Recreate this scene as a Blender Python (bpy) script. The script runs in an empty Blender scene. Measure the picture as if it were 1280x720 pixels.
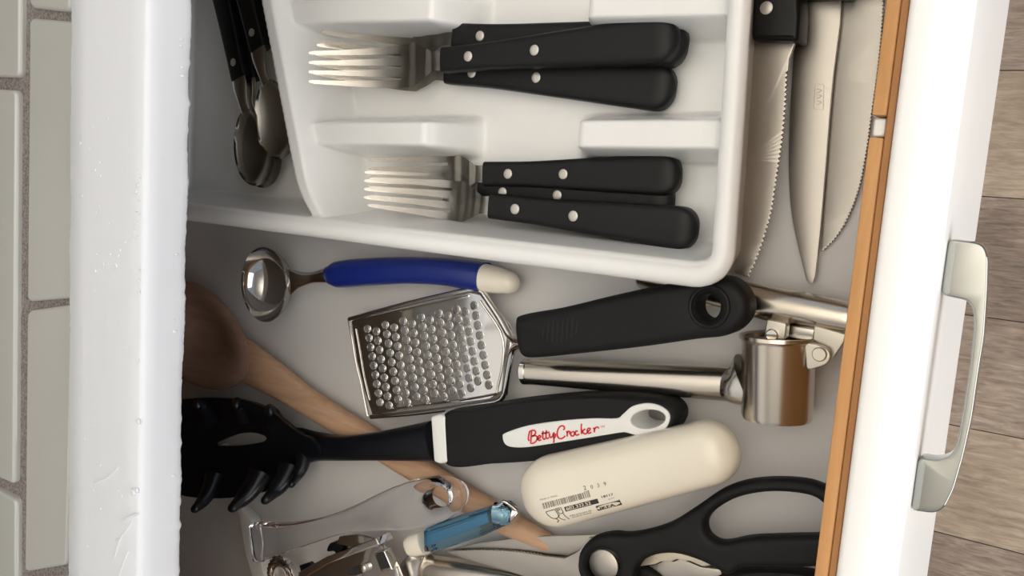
import bpy, bmesh, math, random
from mathutils import Vector, Matrix, noise
from mathutils.bvhtree import BVHTree

rnd = random.Random(7)
sc = bpy.context.scene
C = sc.collection
BASE = 0.75            # height of the drawer's inside bottom above the floor (metres); shapes below are in mm from there

# ------------------------------------------------------------------ camera (held above the drawer front, tilted to the counter)
F = 1080.0
H = 380.0
WX = Vector((0.83527062, 0.13187701, -0.5337897))
WY = Vector((0.07227134, -0.98872051, -0.13118159))
WZ = Vector((-0.54506866, 0.07099443, -0.83538012))
cam_d = bpy.data.cameras.new('camera')
cam = bpy.data.objects.new('camera', cam_d)
C.objects.link(cam)
cam_d.sensor_width = 36.0
cam_d.lens = F * 36.0 / 1280.0
cam_d.clip_start = 0.01
cam_d.clip_end = 50
right = Vector((WX.x, WY.x, WZ.x)); up = -Vector((WX.y, WY.y, WZ.y)); back = -Vector((WX.z, WY.z, WZ.z))
m = Matrix((right, up, back)).transposed().to_4x4()
m.translation = Vector((0, 0, H * 0.001 + BASE))
cam.matrix_world = m
sc.camera = cam

# ------------------------------------------------------------------ world, lights, exposure
sc.view_settings.view_transform = 'Standard'
sc.view_settings.look = 'None'
sc.view_settings.gamma = 1.0
sc.view_settings.exposure = 0.12
w = bpy.data.worlds.new('world'); sc.world = w; w.use_nodes = True
w.node_tree.nodes['Background'].inputs[0].default_value = (0.78, 0.86, 1.0, 1)
w.node_tree.nodes['Background'].inputs[1].default_value = 0.5

def area(name, loc, target, sx, sy, power, col):
    l = bpy.data.lights.new(name, 'AREA'); l.shape = 'RECTANGLE'; l.size = sx; l.size_y = sy
    l.energy = power; l.color = col
    o = bpy.data.objects.new(name, l); C.objects.link(o)
    o.location = Vector(loc) * 0.001 + Vector((0, 0, BASE))
    d = (Vector(target) - Vector(loc)).normalized()
    o.rotation_euler = d.to_track_quat('-Z', 'Y').to_euler()
    return o
area('window_daylight', (760, -250, 120), (-40, -60, 40), 0.9, 0.8, 6.8, (1.0, 0.98, 0.95))
area('ceiling_fill', (500, 300, 1000), (400, 300, 1650), 1.2, 1.2, 31, (1.0, 0.97, 0.925))  # added fill lamp, unseen: brightens the ceiling for soft overhead light

# ------------------------------------------------------------------ helpers
def at(x, y, z):
    """the point at height z (mm) that a pixel of the photograph shows"""
    d = Vector((x - 640, y - 360, F))
    d = Vector((WX.dot(d), WY.dot(d), WZ.dot(d)))
    t = (z - H) / d.z
    return Vector((d.x * t, d.y * t, z))
def ats(pts, z): return [at(x, y, z) for x, y in pts]

def nodes(name):
    mt = bpy.data.materials.new(name); mt.use_nodes = True
    nt = mt.node_tree
    return mt, nt, nt.nodes['Principled BSDF']
def mat(name, col, rough=0.5, metal=0.0, spec=None, bump=0.0, bscale=200, vary=0.0, vscale=30, coat=0.0, stretch=(1, 1, 1), rvary=0.0):
    mt, nt, b = nodes(name)
    b.inputs['Base Color'].default_value = (*col, 1)
    b.inputs['Roughness'].default_value = rough
    b.inputs['Metallic'].default_value = metal
    if spec is not None: b.inputs['Specular IOR Level'].default_value = spec
    if coat: b.inputs['Coat Weight'].default_value = coat; b.inputs['Coat Roughness'].default_value = 0.08
    tc = nt.nodes.new('ShaderNodeTexCoord'); mp = nt.nodes.new('ShaderNodeMapping')
    mp.inputs['Scale'].default_value = stretch
    nt.links.new(tc.outputs['Object'], mp.inputs[0])
    if bump:
        n = nt.nodes.new('ShaderNodeTexNoise'); n.inputs['Scale'].default_value = bscale; n.inputs['Detail'].default_value = 4
        bp = nt.nodes.new('ShaderNodeBump'); bp.inputs['Strength'].default_value = bump; bp.inputs['Distance'].default_value = 0.0006
        nt.links.new(mp.outputs[0], n.inputs['Vector']); nt.links.new(n.outputs[0], bp.inputs['Height'])
        nt.links.new(bp.outputs[0], b.inputs['Normal'])
    if vary or rvary:
        n = nt.nodes.new('ShaderNodeTexNoise'); n.inputs['Scale'].default_value = vscale; n.inputs['Detail'].default_value = 6
        nt.links.new(mp.outputs[0], n.inputs['Vector'])
        if vary:
            r = nt.nodes.new('ShaderNodeValToRGB')
            r.color_ramp.elements[0].position = 0.3; r.color_ramp.elements[1].position = 0.7
            r.color_ramp.elements[0].color = (*[max(0, c * (1 - vary)) for c in col], 1)
            r.color_ramp.elements[1].color = (*[min(1, c * (1 + vary)) for c in col], 1)
            nt.links.new(n.outputs[0], r.inputs[0]); nt.links.new(r.outputs[0], b.inputs['Base Color'])
        if rvary:
            mr = nt.nodes.new('ShaderNodeMapRange')
            mr.inputs['To Min'].default_value = max(0.02, rough - rvary); mr.inputs['To Max'].default_value = rough + rvary
            nt.links.new(n.outputs[0], mr.inputs[0]); nt.links.new(mr.outputs[0], b.inputs['Roughness'])
    return mt
def wood(name, dark, light, rough=0.55, scale=(8, 120, 120), bump=0.15, knots=0.0, contrast=(0.3, 0.7)):
    mt, nt, b = nodes(name)
    tc = nt.nodes.new('ShaderNodeTexCoord'); mp = nt.nodes.new('ShaderNodeMapping'); mp.inputs['Scale'].default_value = scale
    n = nt.nodes.new('ShaderNodeTexNoise'); n.inputs['Scale'].default_value = 1; n.inputs['Detail'].default_value = 8
    n.inputs['Roughness'].default_value = 0.65; n.inputs['Distortion'].default_value = 0.6
    r = nt.nodes.new('ShaderNodeValToRGB')
    r.color_ramp.elements[0].position, r.color_ramp.elements[1].position = contrast
    r.color_ramp.elements[0].color = (*dark, 1); r.color_ramp.elements[1].color = (*light, 1)
    bp = nt.nodes.new('ShaderNodeBump'); bp.inputs['Strength'].default_value = bump; bp.inputs['Distance'].default_value = 0.0008
    L = nt.links.new
    L(tc.outputs['Object'], mp.inputs[0]); L(mp.outputs[0], n.inputs['Vector']); L(n.outputs[0], r.inputs[0])
    L(n.outputs[0], bp.inputs['Height']); L(bp.outputs[0], b.inputs['Normal'])
    if knots:
        n2 = nt.nodes.new('ShaderNodeTexNoise'); n2.inputs['Scale'].default_value = 9; n2.inputs['Detail'].default_value = 3
        mx = nt.nodes.new('ShaderNodeMixRGB'); mx.blend_type = 'MULTIPLY'; mx.inputs[0].default_value = knots
        r2 = nt.nodes.new('ShaderNodeValToRGB'); r2.color_ramp.elements[0].position = 0.35; r2.color_ramp.elements[1].position = 0.65
        r2.color_ramp.elements[0].color = (0.55, 0.52, 0.5, 1)
        L(tc.outputs['Object'], n2.inputs['Vector']); L(n2.outputs[0], r2.inputs[0])
        L(r.outputs[0], mx.inputs[1]); L(r2.outputs[0], mx.inputs[2]); L(mx.outputs[0], b.inputs['Base Color'])
    else:
        L(r.outputs[0], b.inputs['Base Color'])
    b.inputs['Roughness'].default_value = rough
    return mt
def glass(name, col, rough=0.03, ior=1.5):
    mt, nt, b = nodes(name)
    b.inputs['Base Color'].default_value = (*col, 1); b.inputs['Roughness'].default_value = rough
    b.inputs['IOR'].default_value = ior; b.inputs['Transmission Weight'].default_value = 1.0
    return mt

M = {
 'liner': mat('drawer_liner', (0.66, 0.65, 0.64), 0.45, bump=0.05, bscale=900),
 'steel': mat('brushed_steel', (0.66, 0.63, 0.58), 0.24, 1.0, rvary=0.06, vscale=60),
 'hchrome': mat('handle_chrome', (0.35, 0.355, 0.33), 0.06, 1.0),
 'chrome': mat('chrome', (0.74, 0.72, 0.69), 0.07, 1.0, rvary=0.03, vscale=60),
 'blade': mat('blade_steel', (0.46, 0.43, 0.385), 0.40, 1.0, rvary=0.05, vscale=25),
 'satin': mat('satin_steel', (0.68, 0.62, 0.53), 0.22, 1.0, bump=0.04, bscale=500, stretch=(1, 12, 12)),
 'link': mat('cast_metal', (0.62, 0.58, 0.50), 0.38, 0.85),
 'black': mat('black_handle', (0.006, 0.006, 0.006), 0.45, spec=0.28, bump=0.06, bscale=1500),
 'nylon': mat('black_nylon', (0.004, 0.005, 0.008), 0.30, bump=0.03, bscale=900),
 'rubber': mat('black_rubber', (0.0065, 0.0065, 0.0065), 0.6, spec=0.3, bump=0.12, bscale=3000, vary=0.2, vscale=40),
 'rivet': mat('rivet', (0.60, 0.57, 0.52), 0.45, 0.7),
 'tray': mat('white_tray_plastic', (0.85, 0.85, 0.835), 0.25, coat=0.2, vary=0.02, vscale=15),
 'white': mat('white_plastic', (0.85, 0.85, 0.82), 0.3),
 'cream': mat('cream_plastic', (0.86, 0.80, 0.67), 0.24, vary=0.03, vscale=20, coat=0.3),
 'red': mat('red_print', (0.70, 0.02, 0.03), 0.4),
 'ink': mat('dark_print', (0.035, 0.03, 0.025), 0.5),
 'ink2': mat('grey_print', (0.17, 0.14, 0.11), 0.5),
 'paper': mat('light_print', (0.80, 0.73, 0.58), 0.4),
 'blue': mat('blue_handle', (0.006, 0.022, 0.20), 0.30, coat=0.3),
 'clear': glass('clear_plastic', (0.99, 0.985, 1.0), 0.03, 1.42),
 'aqua': glass('blue_clear_plastic', (0.30, 0.55, 0.72), 0.12, 1.4),
 'paint': mat('white_gloss_paint', (0.79, 0.81, 0.85), 0.5, bump=0.25, bscale=160, stretch=(1, .25, 1), vary=0.012, vscale=20),
 'front': mat('white_front_paint', (0.93, 0.92, 0.90), 0.30, bump=0.05, bscale=80),
 'tile': mat('glazed_tile', (0.53, 0.53, 0.495), 0.09, vary=0.04, vscale=9, coat=0.6),
 'grout': mat('sanded_grout', (0.24, 0.215, 0.205), 0.95, bump=1.0, bscale=1200, vary=0.5, vscale=900),
 'mdf': wood('pine_edge', (0.42, 0.19, 0.06), (0.62, 0.32, 0.12), 0.65, (60, 6, 60), 0.15),
 'mdf2': wood('dark_pine_edge', (0.30, 0.13, 0.045), (0.42, 0.20, 0.07), 0.7, (60, 6, 60), 0.15),
 'beech': wood('beech', (0.42, 0.25, 0.15), (0.60, 0.38, 0.24), 0.6, (14, 220, 220), 0.12),
 'beech_shade': wood('shaded_beech', (0.23, 0.13, 0.09), (0.34, 0.21, 0.15), 0.65, (14, 160, 160), 0.12),  # beech darkened: the counter's shade on the spoon bowl put into colour
 'splash': mat('dark_splashback', (0.010, 0.008, 0.007), 0.6),
 'dark_wood': wood('dark_cabinet_wood', (0.010, 0.007, 0.005), (0.02, 0.014, 0.01), 0.5, (20, 20, 3), 0.05),
 'carcass': mat('cabinet_board', (0.35, 0.31, 0.26), 0.7, vary=0.05),
 'ceil': mat('ceiling_paint', (0.84, 0.80, 0.73), 0.9),
 'wall': mat('wall_paint', (0.62, 0.60, 0.56), 0.9),
 'hole': mat('deep_shadow_gap', (0.02, 0.02, 0.02), 0.9),  # near-black standing in for shade in openings; thumb ribs use it too
}
FLOOR = [wood('floor_plank_a', (0.24, 0.175, 0.13), (0.55, 0.43, 0.33), 0.55, (34, 230, 60), 0.5, 0.7),
         wood('floor_plank_b', (0.30, 0.22, 0.155), (0.62, 0.49, 0.36), 0.55, (26, 180, 60), 0.5, 0.6),
         wood('floor_plank_c', (0.20, 0.145, 0.11), (0.50, 0.39, 0.30), 0.55, (38, 280, 60), 0.5, 0.8)]

S = 0.001
class Thing:
    pass
def root(name, origin, label=None, cat=None, group=None, kind=None):
    o = bpy.data.objects.new(name, None); C.objects.link(o)
    o.empty_display_size = 0.01
    o['mm'] = list(origin)
    o.location = Vector(origin) * S + Vector((0, 0, BASE))
    tag(o, label, cat, group, kind)
    return o
def tag(o, label=None, cat=None, group=None, kind=None):
    if label: o['label'] = label
    if cat: o['category'] = cat
    if group: o['group'] = group
    if kind: o['kind'] = kind
def put(name, bm, m, parent=None, smooth=True, top=None, label=None, kind=None, angle=40, flat_top=False):
    """link a bmesh (mm, world) as one object; child of parent, or top-level with its own origin"""
    if parent is not None:
        p = parent
        while 'mm' not in p: p = p.parent
        org = Vector(p['mm'])
    else:
        cs = [v.co for v in bm.verts]
        org = Vector(((min(c.x for c in cs) + max(c.x for c in cs)) / 2, (min(c.y for c in cs) + max(c.y for c in cs)) / 2, min(c.z for c in cs)))
    for v in bm.verts: v.co = (v.co - org) * S
    bmesh.ops.recalc_face_normals(bm, faces=bm.faces[:])
    if smooth:
        for f_ in bm.faces: f_.smooth = True
        ca = math.radians(angle)
        for e in bm.edges:
            if len(e.link_faces) == 2 and e.calc_face_angle(0) > ca: e.smooth = False
    if flat_top:
        for f_ in bm.faces:
            if f_.normal.z > 0.9995: f_.smooth = False
    me = bpy.data.meshes.new(name); bm.to_mesh(me); bm.free()
    me.materials.append(m)
    o = bpy.data.objects.new(name, me); C.objects.link(o)
    if parent is not None: o.parent = parent
    else:
        o.location = org * S + Vector((0, 0, BASE)); o['mm'] = list(org)
    tag(o, label=label, kind=kind)
    return o

def box(bm, x0, x1, y0, y1, z0, z1, bev=0.0, seg=2):
    b = bmesh.new()
    bmesh.ops.create_cube(b, size=1)
    for v in b.verts:
        v.co = Vector(((x0 + x1) / 2 + v.co.x * (x1 - x0), (y0 + y1) / 2 + v.co.y * (y1 - y0), (z0 + z1) / 2 + v.co.z * (z1 - z0)))
    if bev: bmesh.ops.bevel(b, geom=b.edges[:], offset=bev, segments=seg, profile=0.5, affect='EDGES')
    join(bm, b)
    return bm
def join(bm, b):
    me = bpy.data.meshes.new('tmp'); b.to_mesh(me); b.free()
    bm.from_mesh(me); bpy.data.meshes.remove(me)
def catmull(pts, n=6, closed=False):
    P = [Vector(p) for p in pts]; N = len(P); out = []
    rng = range(N) if closed else range(N - 1)
    for i in rng:
        p0 = P[(i - 1) % N] if closed or i > 0 else P[0] * 2 - P[1]
        p1 = P[i]; p2 = P[(i + 1) % N]
        p3 = P[(i + 2) % N] if closed or i + 2 < N else P[-1] * 2 - P[-2]
        for k in range(n):
            t = k / n
            out.append(0.5 * ((2 * p1) + (p2 - p0) * t + (2 * p0 - 5 * p1 + 4 * p2 - p3) * t * t + (3 * p1 - p0 - 3 * p2 + p3) * t ** 3))
    if not closed: out.append(P[-1].copy())
    return out
def loft(bm, st, seg=20, n=2.0, sub=5, r0=0, r1=0, k=5):
    """st: stations (x, y, z, half width, half height); rounded ends of length r0, r1"""
    def cr(vals):
        T = [0.0]
        for a, b_ in zip(vals[:-1], vals[1:]): T.append(T[-1] + max(1e-6, (Vector(b_[:3]) - Vector(a[:3])).length))
        N = len(vals); out = []
        def slope(i, c):
            a, b_ = max(0, i - 1), min(N - 1, i + 1)
            return (vals[b_][c] - vals[a][c]) / (T[b_] - T[a])
        for i in range(N - 1):
            h = T[i + 1] - T[i]
            for q in range(sub):
                t = q / sub
                out.append([(2 * t ** 3 - 3 * t * t + 1) * vals[i][c] + (t ** 3 - 2 * t * t + t) * h * slope(i, c) + (3 * t * t - 2 * t ** 3) * vals[i + 1][c] + (t ** 3 - t * t) * h * slope(i + 1, c) for c in range(5)])
        out.append(list(vals[-1]))
        return out
    R = cr([list(s) for s in st])
    tan = []
    for i in range(len(R)):
        a = R[max(0, i - 1)]; b_ = R[min(len(R) - 1, i + 1)]
        tan.append((Vector(b_[:3]) - Vector(a[:3])).normalized())
    secs = []
    if r0 > 0:
        for q in range(k):
            a = math.pi / 2 * (q / k)
            secs.append((Vector(R[0][:3]) - tan[0] * r0 * math.cos(a), tan[0], max(0.02, math.sin(a)) * R[0][3], max(0.02, math.sin(a)) * R[0][4]))
    for r_, t in zip(R, tan): secs.append((Vector(r_[:3]), t, r_[3], r_[4]))
    if r1 > 0:
        for q in range(k - 1, -1, -1):
            a = math.pi / 2 * (q / k)
            secs.append((Vector(R[-1][:3]) + tan[-1] * r1 * math.cos(a), tan[-1], max(0.02, math.sin(a)) * R[-1][3], max(0.02, math.sin(a)) * R[-1][4]))
    rings = []
    for c, t, hw, hh in secs:
        s = Vector((-t.y, t.x, 0)).normalized(); u = t.cross(s).normalized()
        if u.z < 0: u = -u
        ring = []
        for q in range(seg):
            a = 2 * math.pi * q / seg; ca, sa = math.cos(a), math.sin(a)
            ring.append(bm.verts.new(c + s * hw * math.copysign(abs(ca) ** (2 / n), ca) + u * hh * math.copysign(abs(sa) ** (2 / n), sa)))
        rings.append(ring)
    for i in range(len(rings) - 1):
        for q in range(seg):
            bm.faces.new((rings[i][q], rings[i][(q + 1) % seg], rings[i + 1][(q + 1) % seg], rings[i + 1][q]))
    bm.faces.new(rings[0]); bm.faces.new(rings[-1])
    return bm
def area2(p): return sum(p[i].x * p[(i + 1) % len(p)].y - p[(i + 1) % len(p)].x * p[i].y for i in range(len(p))) / 2
def slab(bm, outer, z0, z1, bev=0.0, holes=(), warp=None, res=3):
    """solid plate with rounded edges; outer and holes are closed lists of points in mm"""
    cu = bpy.data.curves.new('tmp', 'CURVE'); cu.dimensions = '2D'; cu.fill_mode = 'BOTH'
    cu.extrude = max(0.001, (z1 - z0) / 2 - bev); cu.bevel_depth = bev; cu.bevel_resolution = res
    cu.offset = -bev
    loops = []
    for i, lp in enumerate([outer] + list(holes)):
        lp = [Vector((p[0], p[1], 0)) for p in lp]
        if (area2(lp) > 0) == (i == 0): lp.reverse()      # outer clockwise, holes counter-clockwise
        sp = cu.splines.new('POLY'); sp.points.add(len(lp) - 1); sp.use_cyclic_u = True
        for q, p in enumerate(lp): sp.points[q].co = (p.x, p.y, 0, 1)
    o = bpy.data.objects.new('tmp', cu); C.objects.link(o)
    dg = bpy.context.evaluated_depsgraph_get()
    me = bpy.data.meshes.new_from_object(o.evaluated_get(dg))
    b = bmesh.new(); b.from_mesh(me)
    bmesh.ops.remove_doubles(b, verts=b.verts[:], dist=0.0005)
    for v in b.verts:
        v.co.z += (z0 + z1) / 2
        if warp: v.co.z += warp(v.co.x, v.co.y)
    bpy.data.objects.remove(o); bpy.data.curves.remove(cu); bpy.data.meshes.remove(me)
    join(bm, b)
    return bm
def ring_slab(outer, cx, cy, a, b_, rot, z0, z1, bev):
    """rounded slab with an oval hole whose rim stays sharp"""
    r = math.radians(rot); cr_, sr = math.cos(r), math.sin(r)
    bm = bmesh.new(); N = len(outer); rows = []
    def col(p):
        dx, dy = p.x - cx, p.y - cy
        u, v = dx * cr_ + dy * sr, -dx * sr + dy * cr_
        k = 1 / math.hypot(u / a, v / b_); e = Vector((cx + dx * k, cy + dy * k, 0)); p = Vector((p.x, p.y, 0))
        L = (e - p).length; d = (e - p) / L; out = [(e, z1)]
        for t in (.25, .5, .75): out.append((e.lerp(p + d * min(bev, L * .8), t), z1))
        for q in range(9):
            th = math.pi / 2 * q / 8; out.append((p + d * min(bev, L * .8) * (1 - math.sin(th)), z1 - bev * (1 - math.cos(th))))
        for q in range(9):
            th = math.pi / 2 * (1 - q / 8); out.append((p + d * min(bev, L * .8) * (1 - math.sin(th)), z0 + bev * (1 - math.cos(th))))
        out.append((e, z0))
        return out
    cols = [[bm.verts.new((q.x, q.y, z)) for q, z in col(p)] for p in outer]
    K = len(cols[0])
    for i in range(N):
        A, B = cols[i], cols[(i + 1) % N]
        for k in range(K): bm.faces.new((A[k], B[k], B[(k + 1) % K], A[(k + 1) % K]))
    return bm
def ell(cx, cy, a, b_, rot=0, n=28):
    r = math.radians(rot)
    return [(cx + a * math.cos(t) * math.cos(r) - b_ * math.sin(t) * math.sin(r), cy + a * math.cos(t) * math.sin(r) + b_ * math.sin(t) * math.cos(r)) for t in [2 * math.pi * q / n for q in range(n)]]
def cyl(bm, a, b_, ra, rb=None, seg=24, cap=True):
    a = Vector(a); b_ = Vector(b_); rb = ra if rb is None else rb
    t = (b_ - a).normalized(); s = t.orthogonal().normalized(); u = t.cross(s)
    A = [bm.verts.new(a + (s * math.cos(2 * math.pi * q / seg) + u * math.sin(2 * math.pi * q / seg)) * ra) for q in range(seg)]
    B = [bm.verts.new(b_ + (s * math.cos(2 * math.pi * q / seg) + u * math.sin(2 * math.pi * q / seg)) * rb) for q in range(seg)]
    for q in range(seg): bm.faces.new((A[q], A[(q + 1) % seg], B[(q + 1) % seg], B[q]))
    if cap: bm.faces.new(A); bm.faces.new(B)
    return bm
def lathe(bm, a, axis, prof, seg=32, closed=False):
    a = Vector(a); t = Vector(axis).normalized(); s = t.orthogonal().normalized(); u = t.cross(s)
    rings = [[bm.verts.new(a + t * h + (s * math.cos(2 * math.pi * q / seg) + u * math.sin(2 * math.pi * q / seg)) * max(r, 0.01)) for q in range(seg)] for h, r in prof]
    for i in range(len(rings) - 1 + (1 if closed else 0)):
        A = rings[i]; B = rings[(i + 1) % len(rings)]
        for q in range(seg): bm.faces.new((A[q], A[(q + 1) % seg], B[(q + 1) % seg], B[q]))
    if not closed: bm.faces.new(rings[0]); bm.faces.new(rings[-1])
    return bm
def tube(bm, pts, r, seg=10, closed=False, sub=5):
    P = catmull(pts, sub, closed) if sub > 1 else [Vector(p) for p in pts]
    N = len(P); rings = []
    for i in range(N):
        t = (P[(i + 1) % N] - P[i - 1] if closed else P[min(N - 1, i + 1)] - P[max(0, i - 1)]).normalized()
        s = Vector((-t.y, t.x, 0)); s = s.normalized() if s.length > 1e-6 else Vector((1, 0, 0)); u = t.cross(s)
        rings.append([bm.verts.new(P[i] + (s * math.cos(2 * math.pi * q / seg) + u * math.sin(2 * math.pi * q / seg)) * r) for q in range(seg)])
    for i in range(N if closed else N - 1):
        A, B = rings[i], rings[(i + 1) % N]
        for q in range(seg): bm.faces.new((A[q], A[(q + 1) % seg], B[(q + 1) % seg], B[q]))
    if not closed: bm.faces.new(rings[0]); bm.faces.new(rings[-1])
    return bm
def sm(e0, e1, x):
    t = max(0.0, min(1.0, (x - e0) / (e1 - e0))); return t * t * (3 - 2 * t)
def bvh(bm): return BVHTree.FromBMesh(bm)
def drop(tree, p, lift):
    """the point of a surface under p, lifted by a hair: for print that lies on a curved body"""
    h = tree.ray_cast(Vector((p.x, p.y, 300)), Vector((0, 0, -1)))
    return Vector((p.x, p.y, (h[0].z if h[0] else p.z) + lift))
def ribbon(bm, pts, wd, f2, sub=5, closed=False):
    """brush stroke of width wd; f2 turns a drawn point into a point on the body"""
    P = catmull([(a, b_, 0) for a, b_ in pts], sub, closed); N = len(P); L = []
    for i in range(N):
        t = (P[(i + 1) % N] - P[i - 1] if closed else P[min(N - 1, i + 1)] - P[max(0, i - 1)]).normalized(); s = Vector((-t.y, t.x, 0)) * wd / 2
        L.append((bm.verts.new(f2(P[i] + s)), bm.verts.new(f2(P[i] - s))))
    for i in range(N if closed else N - 1):
        A, B = L[i], L[(i + 1) % N]
        bm.faces.new((A[0], A[1], B[1], B[0]))
def text_mesh(s, size):
    cu = bpy.data.curves.new('tmp', 'FONT'); cu.body = s; cu.size = size; cu.resolution_u = 3
    o = bpy.data.objects.new('tmp', cu); C.objects.link(o)
    me = bpy.data.meshes.new_from_object(o.evaluated_get(bpy.context.evaluated_depsgraph_get()))
    b = bmesh.new(); b.from_mesh(me)
    bpy.data.objects.remove(o); bpy.data.curves.remove(cu); bpy.data.meshes.remove(me)
    return b
def copy_tree(o, parent=None):
    c = o.copy(); C.objects.link(c)
    if parent is not None: c.parent = parent
    for ch in [x for x in C.objects if x.parent == o]: copy_tree(ch, c)
    return c

# ================================================================== STRUCTURE
# floor far below: planks run away from the counter
bm = bmesh.new(); box(bm, -1000, 2600, -2000, 2000, -752, -751)
floor = put('floor', bm, M['dark_wood'], smooth=False, kind='structure')
ys = [154.4 + 141 * k for k in range(13, 0, -1)] + [154.4, 13.0, -125.0, -257.6, -391.0, -530.0, -670, -810] + [-810 - 141 * k for k in range(1, 9)]
for i in range(len(ys) - 1):
    x = -1000 + rnd.uniform(0, 500)
    first = True; xs = [-1000]
    xs += [x, x + 1220, 2600] if x + 1220 < 2600 else [x, 2600]
    for a, b_ in zip(xs[:-1], xs[1:]):
        bm = bmesh.new(); box(bm, a + .5, b_ - .5, ys[i + 1] + .5, ys[i] - .5, -751, -750 + (i % 2) * 0.1, 0.5, 1)
        put('floor_plank', bm, FLOOR[i % 3], floor, smooth=False)
bm = bmesh.new(); box(bm, -950, 2600, -2000, 2000, 1650, 1660); put('ceiling', bm, M['ceil'], smooth=False, kind='structure')
bm = bmesh.new(); box(bm, -960, -950, -2000, 2000, -750, 1650); put('wall_back', bm, M['wall'], smooth=False, kind='structure')

# base cabinet that the drawer slides out of
cab = root('base_cabinet', (-650, -60, -750), 'white base cabinet under the tiled counter with its cutlery drawer pulled open', 'cabinet')
for nm, x0, x1, y0, y1, z0, z1, mm_ in (('side_panel', -940, -382, 330, 348, -750, 112, 'carcass'), ('side_panel', -940, -382, -388, -370, -750, 112, 'carcass'), ('back_panel', -948, -941, -388, 348, -750, 112, 'carcass'),
        ('top_panel', -940, -382, -368, 328, 108, 119, 'carcass'), ('door', -378, -362, -380, 340, -650, -40, 'front')):
    bm = bmesh.new(); box(bm, x0, x1, y0, y1, z0, z1); put(nm, bm, M[mm_], cab, smooth=False)
# unseen cabinets and dark splashback, added and toned to shape the metal's reflections
bm = bmesh.new(); box(bm, -948, -940, -1500, 1500, 152, 470); put('reflection_splashback', bm, M['splash'], smooth=False, kind='structure')
wc = root('reflection_cabinet', (-790, 75, 480), 'unseen row of white wall cabinets added for reflections', 'cabinet')
bm = bmesh.new(); box(bm, -948, -640, -1300, 1448, 480, 1300); put('body', bm, M['dark_wood'], wc, smooth=False)
for y in (-1300, -750, -200, 350, 900):
    bm = bmesh.new(); box(bm, -638, -620, y + 2, y + 546, 482, 1298); put('door', bm, M['front'], wc, smooth=False)

# countertop: grout bed with cut glazed tiles
ctop = root('countertop', (-600, -60, 120), kind='structure')
bm = bmesh.new()
NX, NY = 60, 170
gx = [-930 + (532) * (i / NX) ** 0.6 for i in range(NX + 1)]; gy = [-420 + 740 * j / NY for j in range(NY + 1)]
V = [[bm.verts.new((x, y, 144.0 + 0.35 * noise.noise(Vector((x * .7, y * .7, 0))))) for y in gy] for x in gx]
for i in range(NX):
    for j in range(NY): bm.faces.new((V[i][j], V[i + 1][j], V[i + 1][j + 1], V[i][j + 1]))
put('grout_bed', bm, M['grout'], ctop)
bm = bmesh.new(); box(bm, -930, -397, -420, 320, 119.5, 142); put('counter_board', bm, M['carcass'], ctop, smooth=False)
ZT = 147.5
def tile(quad):
    bm = bmesh.new()
    q = [Vector((p[0], p[1], 0)) for p in quad]
    pts = []
    for i in range(4):                          # rounded corners
        a, c, b_ = q[i - 1], q[i], q[(i + 1) % 4]
        r = 4.4
        p0 = c + (a - c).normalized() * r; p2 = c + (b_ - c).normalized() * r
        for t in (0, .25, .5, .75, 1): pts.append(p0 * (1 - t) ** 2 + c * 2 * t * (1 - t) + p2 * t * t)
    P = pts
    if area2(P) < 0: P = P[::-1]
    N = len(P); nrm = []
    for i in range(N):
        d = (P[(i + 1) % N] - P[i - 1]).normalized(); nrm.append(Vector((-d.y, d.x, 0)))
    rings = []
    for ins, z in ((0, 141), (0, ZT - 2.0), (.25, ZT - 1.2), (.5, ZT - .7), (.9, ZT - .35), (1.3, ZT - .12), (1.7, ZT)):
        rings.append([bm.verts.new((p.x + n_.x * ins, p.y + n_.y * ins, z)) for p, n_ in zip(P, nrm)])
    for A, B in zip(rings[:-1], rings[1:]):
        for i in range(N): bm.faces.new((A[i], A[(i + 1) % N], B[(i + 1) % N], B[i]))
    cv = bm.verts.new(sum((v.co for v in rings[-1]), Vector()) / N)
    for i in range(N): bm.faces.new((cv, rings[-1][i], rings[-1][(i + 1) % N]))
    cx = sum(p.x for p in q) / 4; cy = sum(p.y for p in q) / 4
    put('tile', bm, M['tile'], ctop, angle=60, flat_top=True)
def tq(a, b_, c, d): tile([at(*p, ZT) for p in (a, b_, c, d)])
# tiles in view (corner points in the photograph), then a plain continuation
tq((38, -330), (97, -320), (87, 15), (36, 10))
tq((36, 21), (97, 27), (91, 373), (33, 378))
tq((33, 388), (91, 380), (83, 707), (30, 716))
tq((29, 727), (82, 720), (78, 1050), (28, 1056))
lx = at(12, 300, ZT).x
for a, b_ in ((112, 607), (625, 1110)):
    p0, p1 = at(20, a, ZT), at(17, b_, ZT); e = at(23, a, ZT).x
    tile([(p0.x - 75, p0.y + 1.5), (p0.x, p0.y), (p1.x, p1.y), (p1.x - 75, p1.y - 1)])
p1 = at(24, 97, ZT); p0 = at(26, -380, ZT); tile([(p0.x - 75, p0.y), (p0.x, p0.y), (p1.x, p1.y), (p1.x - 75, p1.y + 1)])
for row in range(5):
    x1 = -546 - row * 78
    y = -415 + (row % 2) * 60 - 60
    while y < 300:
        tile([(x1 - 74, y), (x1, y), (x1, y + 145), (x1 - 74, y + 145)]); y += 150

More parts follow.
